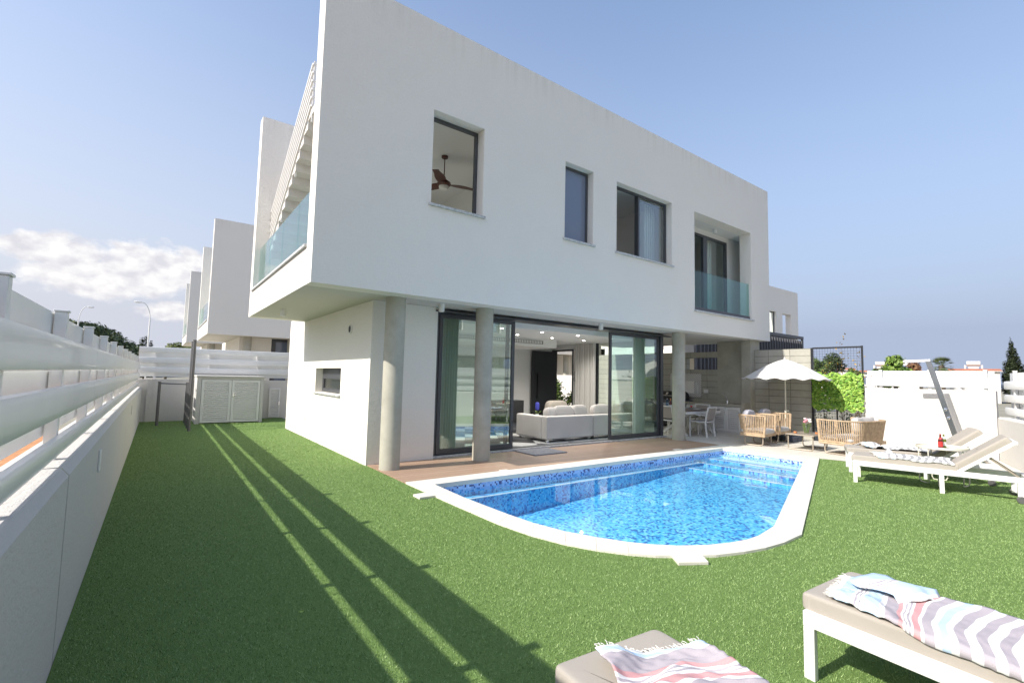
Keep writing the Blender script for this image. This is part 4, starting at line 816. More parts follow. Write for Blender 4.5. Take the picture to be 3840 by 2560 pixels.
vp(mb, 'lattice_strips', 'wmetal', parent=t)
tag(vp(MB().box(14.975, 14.998, 9.03, 9.20, 1.20, 1.33), 'socket_box', 'wmetal', bevel=.004, parent=None), 'white socket box on the block wall', 'socket')
t = thing('pendant_light', 'steel cage pendant light hanging under the terrace ceiling', 'lamp', (12.32, 9.0, 2.5))
mb = MB(); mb.lathe([(.075, .385), (.08, .405)], n=20); mb.lathe([(.012, .24), (.012, .39)], n=8); mb.lathe([(.025, .25), (.07, .20), (.085, .14), (.085, .10)], n=20)
for z_ in (.05, .085): mb.tube([(.098 * math.cos(a / 16 * 2 * math.pi), .098 * math.sin(a / 16 * 2 * math.pi), z_) for a in range(17)], .006, 5)
for k in range(6): a = k * math.pi / 3; mb.tube([(.095 * math.cos(a), .095 * math.sin(a), .14), (.1 * math.cos(a), .1 * math.sin(a), .04)], .004, 5)
mb.build('cage', 'steel', t, smooth=True); mb = MB(); mb.lathe([(.08, .09), (.09, .04), (.06, -.01), (.001, -.025)], n=20); mb.build('globe', 'opal', t, smooth=True)

# dining set
t = thing('dining_table', 'dining table with dark slab top and white crossed legs', 'table', (13.05, 8.52, 0), 0)
MB().box(-.90, .90, -.50, .50, .715, .745).build('table_top', 'table', t, bevel=.004)
mb = MB(); mb.box(-.915, .915, -.515, -.485, .64, .713); mb.box(-.915, .915, .485, .515, .64, .713); mb.box(-.915, -.885, -.484, .484, .64, .713); mb.box(.885, .915, -.484, .484, .64, .713); mb.build('apron', 'wmetal', t, bevel=.003)
for x_ in (-.72, .72):
    for s_ in (1, -1): mb = MB(); mb.bar((x_ + .018 * s_, -.42 * s_, .02), (x_ + .018 * s_, .42 * s_, .64), .035, .07); mb.build('leg', 'wmetal', t, bevel=.003)
def dchair(label):
    t = thing('dining_chair', label, 'chair', group='white dining chairs around the table')      # faces +Y, back at -Y
    MB().box(-.215, .215, -.2, .24, .425, .44).build('seat', 'mesh_seat', t)
    mb = MB(); mb.bar((-.235, -.22, .432), (-.235, .26, .432), .035, .03); mb.bar((.235, -.22, .432), (.235, .26, .432), .035, .03); mb.box(-.217, .217, .235, .265, .418, .448); mb.box(-.217, .217, -.235, -.205, .418, .448); mb.build('seat_frame', 'wmetal', t, bevel=.003)
    for s_ in (1, -1):
        mb = MB(); q = [(.235 * s_, -.27, 0), (.235 * s_, -.235, .22), (.235 * s_, -.22, .43), (.235 * s_, -.245, .60), (.235 * s_, -.31, .86)]
        for a_, b_ in zip(q, q[1:]): mb.bar(a_, b_, .032, .036, up=(0, 1, 0))
        mb.build('rear_leg', 'wmetal', t, bevel=.003)
        mb = MB(); mb.bar((.235 * s_, .25, 0), (.235 * s_, .25, .63), .035, .032, up=(0, 1, 0)); mb.build('front_leg', 'wmetal', t, bevel=.003)
        mb = MB(); mb.bar((.235 * s_, .28, .64), (.235 * s_, -.245, .62), .045, .022); mb.build('armrest', 'wmetal', t, bevel=.003)
    mb = MB(); mb.bar((-.218, -.305, .845), (.218, -.305, .845), .03, .035); mb.build('top_rail', 'wmetal', t, bevel=.003)
    mb = MB(); mb.bar((0, -.245, .50), (0, -.302, .83), .434, .006, up=(0, 1, 0)); mb.build('back_mesh', 'mesh_seat', t)
    return t
c0 = dchair('white dining chair on the pool side of the table, its back towards the sink'); place(c0, (12.82, 7.92, .004), R(4))
for loc, rz, lab in (((12.28, 8.62, .004), R(-88), 'white dining chair at the left end of the table, partly hidden by the round column'), ((13.86, 8.72, .004), R(92), 'white dining chair at the far right end of the table against the louvred doors'), ((13.25, 9.25, .004), R(180), 'white dining chair on the barbecue side of the table, behind the bottles')): place(dup(c0), loc, rz, lab)
def lath(nm, lab, cat, loc, parts, group=None):
    t = thing(nm, lab, cat, loc, 0, group)
    for pn, m_, pr in parts: mb = MB(); mb.lathe(pr, n=20); mb.build(pn, m_, t, smooth=True)
    return t
PL = [(.001, 0), (.07, .002), (.125, .018), (.128, .022), (.07, .008), (.001, .008)]
p0 = lath('plate', 'white plate nearest to the column on the left end of the dining table', 'plate', (12.42, 8.35, .746), [('dish', 'plate', PL)], 'white plates on the dining table')
for loc, lab in (((13.02, 8.22, .746), 'white plate in front of the nearest dining chair'), ((13.3, 8.80, .746), 'white plate on the far side of the dining table behind the column'), ((12.75, 8.85, .746), 'white plate on the far side of the dining table beside the blue water bottle')): o = dup(p0); o.location = loc; o['label'] = lab
GL = [('bowl', 'clear', [(.012, .075), (.034, .10), (.040, .14), (.033, .19)]), ('wine', 'wine', [(.010, .079), (.032, .101), (.037, .132), (.001, .133)]), ('stem', 'clear', [(.035, 0), (.034, .003), (.005, .01), (.005, .07), (.012, .078)])]
g0 = lath('wine_glass', 'glass of rose wine just right of the round column', 'wine glass', (12.66, 8.17, .746), GL, 'glasses of rose wine on the dining table')
for loc, lab in (((12.62, 8.62, .746), 'glass of rose wine next to the wine bottle'), ((12.78, 8.62, .746), 'glass of rose wine between the wine bottle and the round column')): o = dup(g0); o.location = loc; o['label'] = lab
lath('wine_bottle', 'dark wine bottle with a white label and orange neck on the dining table', 'bottle', (12.55, 8.80, .746), [('body', 'brownb', [(.037, 0), (.038, .17), (.030, .205), (.014, .235), (.014, .25)]), ('label_band', 'lab_w', [(.0387, .07), (.0387, .12)]), ('neck', mat('orange_foil', (.55, .25, .08), .4), [(.0155, .245), (.0155, .31)])])
lath('water_bottle', 'clear blue plastic water bottle on the dining table', 'bottle', (12.42, 8.83, .746), [('body', 'bluebottle', [(.04, 0), (.042, .03), (.038, .10), (.042, .17), (.036, .22), (.014, .27), (.013, .285)]), ('cap', 'plate', [(.015, .286), (.015, .305)])])

# ------------------------------------------------------------------ lounge set
def basket(t, w, d, zb, zt, flare, n, sled=True, r0=.24, m='rope', depth=None):
    # plan: U shape open at +Y, centred on origin; path from front-left round the back to front-right
    def path(off):
        W_, D_, rr = w / 2 + off, d / 2 + off, r0 + off; q = []
        L1 = D_ * 2 - rr; tot = 2 * L1 + 2 * (math.pi / 2 * rr) + (2 * W_ - 2 * rr)
        def at(s):
            if s < L1: return (-W_, d / 2 - s)
            s -= L1
            if s < math.pi / 2 * rr: a = s / rr; return (-W_ + rr - rr * math.cos(a), -D_ + rr - rr * math.sin(a))
            s -= math.pi / 2 * rr
            if s < 2 * W_ - 2 * rr: return (-W_ + rr + s, -D_)
            s -= 2 * W_ - 2 * rr
            if s < math.pi / 2 * rr: a = s / rr; return (W_ - rr + rr * math.sin(a), -D_ + rr - rr * math.cos(a))
            s -= math.pi / 2 * rr; return (W_, -D_ + rr + s)
        return at, L1 * 2 + math.pi * rr + 2 * W_ - 2 * rr
    a1, t1 = path(0); a2, t2 = path(flare); mb = MB(); r = random.Random(n)
    for k in range(n):
        s_ = (k + .5) / n; p, q = a1(s_ * t1), a2(min(.999, max(.001, s_ + r.gauss(0, .0012))) * t2); mb.tube([(p[0], p[1], zb), ((p[0] + q[0]) / 2, (p[1] + q[1]) / 2, (zb + zt) / 2), (q[0], q[1], zt)], .0125, 6, cap=False)
        q = a2((k + .9) / n * t2 if k < n - 1 else t2 * .999)
    mb.build('rope_back', m, t, smooth=True, fix=False)
    mb = MB(); mb.tube([(*a2(t2 * i / 60 * .9999), zt) for i in range(61)], .018, 8); mb.build('top_rail', 'rope', t, smooth=True)
    mb = MB(); mb.tube([(*a1(t1 * i / 60 * .9999), zb) for i in range(61)], .026, 8); mb.tube([(*a1(t1 * i / 60 * .9999), zb + .045) for i in range(61)], .02, 8)
    for s_ in (0.0001, .9999): p, q = a1(t1 * s_), a2(t2 * s_); mb.tube([(p[0], p[1], zb - .02), (q[0], q[1], zt + .01)], .026, 8)
    mb.box(-w / 2, w / 2, -d / 2 + .03, d / 2, zb - .02, zb + .05); mb.build('seat_frame', 'rope', t, smooth=True)
    for s_ in (1, -1):
        x_ = s_ * (w / 2 - .08); mb = MB(); y0, y1, rr = -d / 2 + .12, d / 2 - .06, .07; q = [(x_, y0, zb)]
        for i in range(6): a = math.pi / 2 * i / 5; q.append((x_, y0 + rr - rr * math.cos(a), .018 + rr - rr * math.sin(a)))
        for i in range(6): a = math.pi / 2 * i / 5; q.append((x_, y1 - rr + rr * math.sin(a), .018 + rr - rr * math.cos(a)))
        q.append((x_, y1, zb)); mb.tube(q, .016, 8); mb.build('sled_leg', 'taupe_metal', t, smooth=True)
def armchair(label, loc, rz):
    t = thing('rope_armchair', label, 'armchair', loc, rz, 'rope armchairs beside the umbrella')
    basket(t, .66, .62, .26, .76, .07, 46)
    mb = MB(); mb.soft(0, .02, .36, .31, .32, .065, e=.2); mb.build('seat_cushion', 'cushion', t, smooth=True)
    mb = MB(); mb.soft(0, -.22, .66, .27, .085, .23, e=.35, tilt=-.22, puff=.25); mb.build('back_cushion', 'pillow', t, smooth=True); return t
armchair('tan rope armchair nearest to the pool corner, in front of its twin', (12.50, 6.19, .004), R(180 + 4))
armchair('tan rope armchair next to the umbrella pole, behind its twin', (13.52, 6.27, .004), R(180 + 2))
t = thing('rope_loveseat', 'wide tan rope loveseat seen from behind, with grey cushions', 'sofa', (13.12, 4.25, .004), R(-9))
basket(t, 1.42, .72, .25, .775, .08, 68, r0=.34)
mb = MB(); mb.soft(0, .03, .35, .68, .34, .07, e=.2); mb.build('seat_cushion', 'cushion', t, smooth=True)
for x_, rz_ in ((-.18, .1), (.08, -.1), (.36, .1), (.54, .5)): mb = MB(); mb.soft(x_, -.20, .66, .21, .09, .20, rot=rz_, tilt=-.15, puff=.3); mb.build('back_cushion', 'cushion', t, smooth=True)
t = thing('coffee_table', 'low taupe metal coffee table with a vase of flowers on it', 'table', (12.90, 5.15, .004), R(2))
MB().box(-.50, .50, -.31, .31, .352, .378).build('table_top', 'taupe_metal', t, bevel=.006)
for s_ in (1, -1):
    x_ = s_ * .44; mb = MB(); q = [(x_, -.27, .352)] + [(x_, -.27 + .06 - .06 * math.cos(a * .3142), .016 + .06 - .06 * math.sin(a * .3142)) for a in range(6)] + [(x_, .27 - .06 + .06 * math.sin(a * .3142), .016 + .06 - .06 * math.cos(a * .3142)) for a in range(6)] + [(x_, .27, .352)]
    mb.tube(q, .015, 8); mb.build('sled_leg', 'taupe_metal', t, smooth=True)
TZ = .383
t = thing('flower_vase', 'glass vase of pink and white flowers on the coffee table', 'vase', (12.97, 5.20, TZ))
mb = MB(); mb.lathe([(.055, 0), (.058, .02), (.058, .17), (.062, .185)], n=24, cap=False); mb.lathe([(.001, 0), (.055, .001)], n=24); mb.build('glass_jar', 'clear', t, smooth=True)
mb = MB(); r_ = random.Random(2)
for k in range(16): a = r_.uniform(0, 6.28); mb.tube([(.04 * math.cos(a), .04 * math.sin(a), .01), (.10 * math.cos(a + .4), .10 * math.sin(a + .4), .24)], .004, 5)
mb.build('stems', 'mango', t)
fm = [mat('pink_petal', (.75, .28, .33), .8, bump=1, bs=70, dist=.01), mat('white_petal', (.80, .74, .68), .8, bump=1, bs=70, dist=.01)]
mb = MB()
for k in range(15):
    a, q, z_ = r_.uniform(0, 6.28), r_.uniform(.0, .105), r_.uniform(.24, .34); x_, y_ = q * math.cos(a), q * math.sin(a); pink = (x_ - y_) * -1 > .02
    for j in range(7): b_ = j * .9; mb.soft(x_ + .012 * math.cos(b_), y_ + .012 * math.sin(b_), z_ + .004 * (j % 3), .022, .022, .02, e=1, n=6, mi=0 if pink else 1)
mb.build('bloom', fm, t, smooth=True)
def tumbler(lab, loc): return lath('candle_glass', lab, 'glass', loc, [('tumbler', 'clear', [(.036, 0), (.038, .004), (.042, .09)]), ('drink', 'amber', [(.034, .006), (.037, .045), (.001, .046)])], 'orange tumblers on the coffee table')
tumbler('orange filled tumbler on the left end of the coffee table', (12.66, 5.33, TZ)); tumbler('orange filled tumbler on the right end of the coffee table', (12.94, 4.96, TZ))
lath('glass_carafe', 'slim clear glass carafe right of the flower vase', 'carafe', (13.02, 5.10, TZ), [('bottle', 'clear', [(.035, 0), (.037, .01), (.03, .06), (.018, .10), (.030, .16), (.016, .22), (.018, .25)])])

# umbrella
t = thing('umbrella', 'white scalloped garden umbrella standing behind the rope armchairs', 'umbrella', (14.16, 6.2, .004))
mb = MB()
for x_, y_ in ((-.31, -.31), (.01, -.31), (-.31, .01), (.01, .01)): mb.box(x_, x_ + .30, y_, y_ + .30, 0, .16)
mb.build('base', mat('dark_blue_base', (.055, .065, .09), .6), t, bevel=.02)
mb = MB(); mb.lathe([(.019, .1), (.019, 2.24)], n=14); mb.build('pole', 'cream_metal', t, smooth=True)
mb = MB(); mb.lathe([(.028, .78), (.028, .86)], n=12); mb.tube([(.02, -.02, .82), (.07, -.05, .83)], .016, 8); mb.build('clamp', 'cream_metal', t, smooth=True)
mb = MB(); nr, ng = 12, 120; pv = []
for i in range(nr + 1):
    u = i / nr
    for j in range(ng):
        a = 2 * math.pi * j / ng; sc = abs(math.sin(a * 8 / 1)); rr = 1.12 * u * (1 - .012 * sc * u); zz = 2.26 - .585 * (u ** 1.35) + .018 * (1 - sc) * 0 - .055 * u * u * (1 - abs(math.cos(a * 8))) * 0
        sag = .055 * u * (1 - u * .2) * abs(math.sin(a * 8)); edge = .75 * max(0, u - .88) * abs(math.sin(a * 8)) ** 1.4
        pv.append((rr * math.cos(a), rr * math.sin(a), zz - sag + edge))
mb.add(pv, [(i * ng + j, i * ng + (j + 1) % ng, (i + 1) * ng + (j + 1) % ng, (i + 1) * ng + j) for i in range(nr) for j in range(ng)]); cn = mb.build('canopy', 'umb', t, fix=False)
cn.data.polygons.foreach_set('use_smooth', [True] * len(cn.data.polygons)); md = cn.modifiers.new('cloth', 'SOLIDIFY'); md.thickness = .003
mb = MB(); mb.lathe([(.03, 2.25), (.026, 2.28), (.014, 2.31), (.006, 2.325)], n=14); mb.build('finial', 'umb', t, smooth=True)
for k in range(8): a = k * math.pi / 4; mb = MB(); mb.tube([(0, 0, 2.2), (.55 * math.cos(a), .55 * math.sin(a), 1.98), (1.09 * math.cos(a), 1.09 * math.sin(a), 1.66)], .006, 5); mb.build('rib', 'cream_metal', t)

# shower
t = thing('garden_shower', 'leaning brushed steel solar shower in front of the tall white wall', 'shower', (14.03, 2.51, 0))
def shp(z): return 2.51 + .246 * z
ax_ = Vector((0, .246, 1)).normalized()
mb = MB(); mb.bar((14.0, shp(0), 0), (14.0, shp(2.2), 2.2), .045, .10, up=(0, 1, 0)); vp(mb, 'column', 'steel', parent=t, bevel=.004)
mb = MB(); mb.bar((14.0, shp(2.2) - .05, 2.185), (14.0, shp(2.2) + .44, 2.165), .10, .05); vp(mb, 'head', 'wmetal', parent=t, bevel=.004)
for z_ in (1.10, .92): mb = MB(); mb.lathe([(.034, 0), (.034, .02), (.022, .03), (.026, .07), (.001, .075)], n=18); o = mb.build('control_knob', 'chrome', t, smooth=True); o.location = (14.0 - .03 - 14.03, shp(z_) - 2.51, z_); o.rotation_euler = (0, R(-90), 0)
mb = MB(); mb.box(13.88, 14.12, 2.38, 2.64, .003, .02); vp(mb, 'foot_plate', 'steel', parent=t)

# ------------------------------------------------------------------ sun loungers
def lounger(label, loc, rz, raise_=39):
    t = thing('sun_lounger', label, 'sun lounger', loc, rz, 'white sun loungers with taupe mattresses')   # foot at origin, head towards +Y
    for s_ in (1, -1):
        x_ = .31 * s_; mb = MB(); mb.bar((x_, 0, .315), (x_, 2.02, .315), .04, .08); mb.build('side_rail', 'wmetal', t, bevel=.004)
    mb = MB(); mb.box(-.289, .289, .001, .03, .277, .353); mb.build('foot_rail', 'wmetal', t, bevel=.004)
    mb = MB(); mb.box(-.289, .289, 1.98, 2.02, .285, .345); mb.build('head_rail', 'wmetal', t, bevel=.004)
    for x_, y_ in ((-.31, .029), (.31, .029), (-.31, 1.09), (.31, 1.09)): mb = MB(); mb.box(x_ - .0195, x_ + .0195, y_ - .028, y_ + .028, 0, .2745); mb.build('leg', 'wmetal', t, bevel=.004)
    for s_ in (1, -1):
        mb = MB(); mb.box(.30 * s_ - .025, .30 * s_ + .025, 1.88, 1.94, .05, .274); lg = mb.build('rear_leg', 'wmetal', t, bevel=.004)
        mb = MB(); k = len(mb.v); n = 18
        for xx in (-.018, .018): mb.v += [(.345 * s_ + xx, 1.91 + .05 * math.cos(2 * math.pi * j / n), .052 + .05 * math.sin(2 * math.pi * j / n)) for j in range(n)]
        mb.f = [(j, (j + 1) % n, n + (j + 1) % n, n + j) for j in range(n)] + [tuple(range(n)), tuple(range(2 * n - 1, n - 1, -1))]; mb.m = [0] * len(mb.f); mb.build('wheel', 'polegrey', lg, bevel=.006)
    mb = MB()
    for k in range(8): mb.box(-.288, .288, .1 + k * .15, .16 + k * .15, .325, .336)
    mb.build('slat', 'wmetal', t)
    mb = MB(); mb.soft(0, .635, .39, .302, .66, .052, e=.07, n=26, ez=.35); mb.build('mattress', 'taupe', t, smooth=True)
    a = R(raise_); c_, s2 = math.cos(a), math.sin(a); H = Vector((0, 1.27, .335))
    def Q(x, u, v): return (x, H.y + u * c_ - v * s2, H.z + u * s2 + v * c_)
    mb = MB()
    for s_ in (1, -1): mb.bar(Q(.285 * s_, 0, 0), Q(.285 * s_, .80, 0), .028, .045)
    mb.bar(Q(-.3, .79, -.01), Q(.3, .79, -.01), .04, .04); mb.bar(Q(-.27, .4, 0), Q(.27, .4, 0), .03, .02); bf = mb.build('backrest_frame', 'wmetal', t, bevel=.003)
    mb = MB(); mb.soft(0, 0, 0, .29, .38, .055, e=.09, n=20, ez=.45); mb.v = [Q(x, y + .40, z + .06) for x, y, z in mb.v]; mb.build('back_mattress', 'taupe', t, smooth=True)
    mb = MB()
    for s_ in (1, -1): mb.bar(Q(.25 * s_, .42, -.01), (.25 * s_, 1.93, .33), .022, .022)
    mb.build('prop', 'taupe_metal', t, bevel=.002); return t
LS = {}
LS[3] = lounger('sun lounger in the right foreground, its foot end and striped towel fully in view', (3.27, 1.20, 0), math.atan2(.06, -.998))
for k, loc, d, lab in ((4, (1.665, 1.47, 0), (-.09, -.996), 'sun lounger cut off by the bottom edge of the picture'), (1, (9.645, 3.12, 0), (.23, -.97), 'sun lounger on the lawn nearest to the pool edge, in front of the side table'), (2, (10.62, 3.56, 0), (.385, -.92), 'sun lounger behind the side table, closest to the shower')):
    LS[k] = place(dup(LS[3]), loc, math.atan2(-d[0], d[1]), lab)

# towels: striped cotton cloths lying on the mattresses
def towel_mat(name, stops, per):
    m = mat(name, (.8, .8, .8), .95, spec=.1); t = T(m); uv = t.n('ShaderNodeUVMap').outputs[0]; o = t.xyz(uv)
    
    if per:     # header stripes, then an endless pair of plum and white
        hd_, pr_ = per; c = t.ramp(t.m('DIVIDE', o[1], hd_), stops, True); pair = t.m('LESS_THAN', t.m('FRACT', t.m('DIVIDE', t.m('SUBTRACT', o[1], hd_), pr_)), .5)
        c = t.mix(t.m('GREATER_THAN', o[1], hd_), c, t.mix(pair, Wt, Pl))
    else: c = t.ramp(o[1], stops, True)
    w = t.noise(t.comb(t.m('MULTIPLY', o[0], 260), t.m('MULTIPLY', o[1], 500), 0), 1, 2)
    t.base(t.mix(t.m('MULTIPLY_ADD', w, 1.0, -.35, clamp=True), c, t.mix(.5, c, (.85, .85, .85)))); t.bump(w, .25, .003); return m
Wt, Bl, Pl, Rd, Gy = (.72, .71, .69), (.44, .57, .70), (.37, .325, .35), (.56, .27, .27), (.30, .295, .295)
def stripes(seq):
    s = sum(w for _, w in seq); p = 0; out = []
    for c, w in seq: out.append((p / s, c)); p += w
    return out
hd = [(Wt, 1), (Bl, 3.6), (Wt, .6), (Pl, .35), (Wt, .5), (Pl, .35), (Wt, .6), (Bl, 3), (Wt, 1), (Pl, 2.6), (Rd, .8), (Wt, .5), (Pl, .35), (Wt, .5), (Pl, .35), (Wt, .5), (Rd, 1.4), (Wt, .7), (Pl, 2), (Wt, 1.2), (Bl, 1.6), (Wt, 1.4)]
tA = towel_mat('striped_towel_cloth', stripes(hd), (.42, .068))
M['towelA'] = tA; M['towelC'] = towel_mat('red_striped_towel_cloth', stripes([(Wt, .5), (Bl, 1.0), (Wt, .4), (Pl, .6)] + hd[9:]), (.40, .068))
tB = towel_mat('grey_striped_towel_cloth', stripes([(Wt, .4), (Bl, 1.2), (Wt, .5), (Bl, .7), (Wt, .4), ((.72, .55, .45), .3), (Wt, .4), (Gy, 1), (Wt, .5), (Bl, .5), (Wt, .5)] + [(Gy, 1), (Wt, 1.1)] * 8), 0); M['towelB'] = tB
def vn(x, y, s=0):   # smooth value noise
    def h(i, j): return (math.sin(i * 127.1 + j * 311.7 + s * 74.7) * 43758.5453) % 1
    i, j = math.floor(x), math.floor(y); u, v = x - i, y - j; u = u * u * (3 - 2 * u); v = v * v * (3 - 2 * v)
    return (h(i, j) * (1 - u) + h(i + 1, j) * u) * (1 - v) + (h(i, j + 1) * (1 - u) + h(i + 1, j + 1) * u) * v - .5
def towel(label, parent_l, m, y0, y1, xl, xr, seed, skew, rumple=.03, cat='towel'):
    L = LS[parent_l]; t = thing('beach_towel', label, cat, L.location, L.rotation_euler.z, 'striped beach towels on the sun loungers'); t.location.z = .0
    nu, nv = 44, 150; V, UV = [], []
    for j in range(nv + 1):
        v = j / nv; y = y0 + (y1 - y0) * v
        for i in range(nu + 1):
            u = i / nu; a, b_ = xl(v), xr(v); x = a + (b_ - a) * u; yy = y + skew * (u - .5) * (1 - v) + .035 * vn(u * 3, v * 4, seed) * 2
            fold = rumple * ((vn(u * 2.2 + v * 3, v * 9 - u * 3, seed) + .5) ** 1.6 * 1.5 + .5 * abs(vn(u * 6 + v * 2, v * 22 + u * 5, seed + 3)) ** 1.0) + .008 * vn(u * 14, v * 60, seed + 7)
            z = .4485 + max(0, fold) * (1.4 if v < .28 else .65)
            ed = max(0, abs(x) - .300); z -= min(.09, max(0, ed - .006) * 1.6); x = math.copysign(min(abs(x), .300) + min(ed, .03) * .45, x) if ed > 0 else x
            if yy > 1.20: z += 0 
            V.append((x, yy, z)); UV.append((u, v))
    mb = MB(); mb.v = V; mb.f = [(j * (nu + 1) + i, j * (nu + 1) + i + 1, (j + 1) * (nu + 1) + i + 1, (j + 1) * (nu + 1) + i) for j in range(nv) for i in range(nu)]; mb.m = [0] * len(mb.f)
    o = mb.build('cloth', m, t, fix=False); me = o.data; uvl = me.uv_layers.new(name='UVMap'); li = np.zeros(len(me.loops), int); me.loops.foreach_get('vertex_index', li); uvl.data.foreach_set('uv', np.array(UV)[li].ravel())
    me.polygons.foreach_set('use_smooth', [True] * len(me.polygons)); md = o.modifiers.new('hem', 'SOLIDIFY'); md.thickness = .005; md.offset = 1
    mb = MB(); r = random.Random(seed)
    for i in range(60):
        p = Vector(V[int(i / 60 * nu)]); p.x += (i / 60 * nu - int(i / 60 * nu)) * (xr(0) - xl(0)) / nu; e = p + Vector((r.gauss(0, .008), -r.uniform(.02, .035), r.uniform(-.006, .006))); mb.tube([p, (p + e) / 2 + Vector((r.gauss(0, .003), 0, .004)), e], .0017, 4)
    mb.build('fringe', 'umb', t, fix=False); return t
# lounger 3 (local x runs towards the photo's left)
t3 = towel('blue, red and plum striped towel rumpled on the lounger in the right foreground', 3, 'towelA', .10, 1.28, lambda v: -.14 - .15 * min(1, v * 3), lambda v: .285 + .045 * min(1, v * 3), 5, .10, .017)
t4 = towel('red and plum striped towel gathered on the lounger at the bottom edge', 4, 'towelC', .12, 1.25, lambda v: -.28 - .05 * min(1, v * 2.5), lambda v: .14 + .16 * min(1, v * 2), 9, -.20, .032)
towel('grey and pale blue striped towel on the lounger nearest to the pool edge', 1, 'towelB', .26, 1.22, lambda v: -.30, lambda v: .32, 12, .06, .03)
towel('grey and white striped towel on the lounger behind the side table', 2, 'towelB', .22, 1.20, lambda v: -.32, lambda v: .28, 15, .05, .035)
# folded-back corner with fringe on towel of lounger 3
mb = MB(); q = []
for j in range(13):
    for i in range(13):
        u, v = i / 12, j / 12; x = .03 - .29 * u + .02 * math.sin(v * 7); y = .10 + .26 * v + .10 * u + .02 * vn(u * 4, v * 4, 2); z = .482 + .022 * math.sin(u * math.pi) * (1 - .4 * v) + .022 * vn(u * 5, v * 6, 4) - .03 * (v > .9)
        q.append((x, y, z))
mb.v = q; mb.f = [(j * 13 + i, j * 13 + i + 1, j * 13 + i + 14, j * 13 + i + 13) for j in range(12) for i in range(12)]; mb.m = [0] * 144
o = mb.build('folded_corner', 'towelA', t3, fix=False, smooth=False); me = o.data; uvl = me.uv_layers.new(name='UVMap'); li = np.zeros(len(me.loops), int); me.loops.foreach_get('vertex_index', li); uvl.data.foreach_set('uv', np.array([(i / 12, .15 - .15 * j / 12) for j in range(13) for i in range(13)])[li].ravel()); me.polygons.foreach_set('use_smooth', [True] * 144); md = o.modifiers.new('hem', 'SOLIDIFY'); md.thickness = .004
# side table with two bottles
t = thing('side_table', 'round cream metal side table between the two far sun loungers', 'table', (10.57, 2.17, 0))
mb = MB(); mb.lathe([(.001, .575), (.335, .575), (.34, .58), (.34, .615), (.333, .615), (.333, .583), (.001, .583)], n=40); mb.build('tray', 'cream_metal', t, smooth=True)
for k in range(3):
    a = R(20 + 120 * k); c_, s_ = math.cos(a), math.sin(a); p, q = (-s_, c_), 0; mb = MB(); q = []
    for sg_ in (-1, 1): pass
    pts = [(.30 * c_ - .1 * s_, .30 * s_ + .1 * c_, .575), (.30 * c_ - .1 * s_, .30 * s_ + .1 * c_, .06), (.29 * c_ - .08 * s_, .29 * s_ + .08 * c_, .02), (.28 * c_, .28 * s_, .011), (.29 * c_ + .08 * s_, .29 * s_ - .08 * c_, .02), (.30 * c_ + .1 * s_, .30 * s_ - .1 * c_, .06), (.30 * c_ + .1 * s_, .30 * s_ - .1 * c_, .575)]
    mb.tube(pts, .009, 6); mb.build('leg', 'cream_metal', t, smooth=True)
BT = [(.031, 0), (.032, .01), (.032, .125), (.027, .15), (.014, .175), (.0125, .215), (.0145, .225)]
lath('beer_bottle', 'brown bottle with red and white label on the side table', 'bottle', (10.49, 2.17, .583), [('glass', 'brownb', BT), ('paper_label', 'lab_r', [(.0327, .03), (.0327, .11)]), ('neck_label', 'lab_r', [(.0265, .153), (.0160, .178)]), ('cap', 'lab_r', [(.0155, .222), (.0155, .234)])])
lath('beer_bottle', 'green bottle with white label on the side table', 'bottle', (10.60, 2.15, .583), [('glass', 'greenb', BT), ('paper_label', 'lab_w', [(.0327, .04), (.0327, .10)]), ('neck_label', 'lab_w', [(.0265, .153), (.0150, .19)])])

# ------------------------------------------------------------------ street lamps, trees and roofs far away
def pol(azd, dist): return dist * math.sin(R(azd)), dist * math.cos(R(azd))
def lamp(lab, azd, dist, h, sgn, reach):
    x, y = pol(azd, dist); t = thing('street_lamp', lab, 'street lamp', (x, y, 0), 0, 'street lamps beyond the garden')
    q = [(0, 0, 0), (0, 0, h * .80)] + [(sgn * reach * (1 - math.cos(a * .1571)), 0, h * .80 + (h * .2) * math.sin(a * .1571)) for a in range(1, 11)]
    mb = MB(); mb.tube(q, [.055] * 2 + [.032] * 10, 8); mb.build('pole', 'wmetal', t, smooth=True); mb = MB(); mb.soft(sgn * (reach + .25), 0, h - .01, .26, .13, .07, e=.8); mb.build('lamp_head', 'wmetal', t, smooth=True)
lamp('curved white street lamp bending right above the left fence', -5.98, 62, 7.45, 1, .55); lamp('taller curved white street lamp bending left over the rear fence', -.93, 52, 7.3, -1, .65)
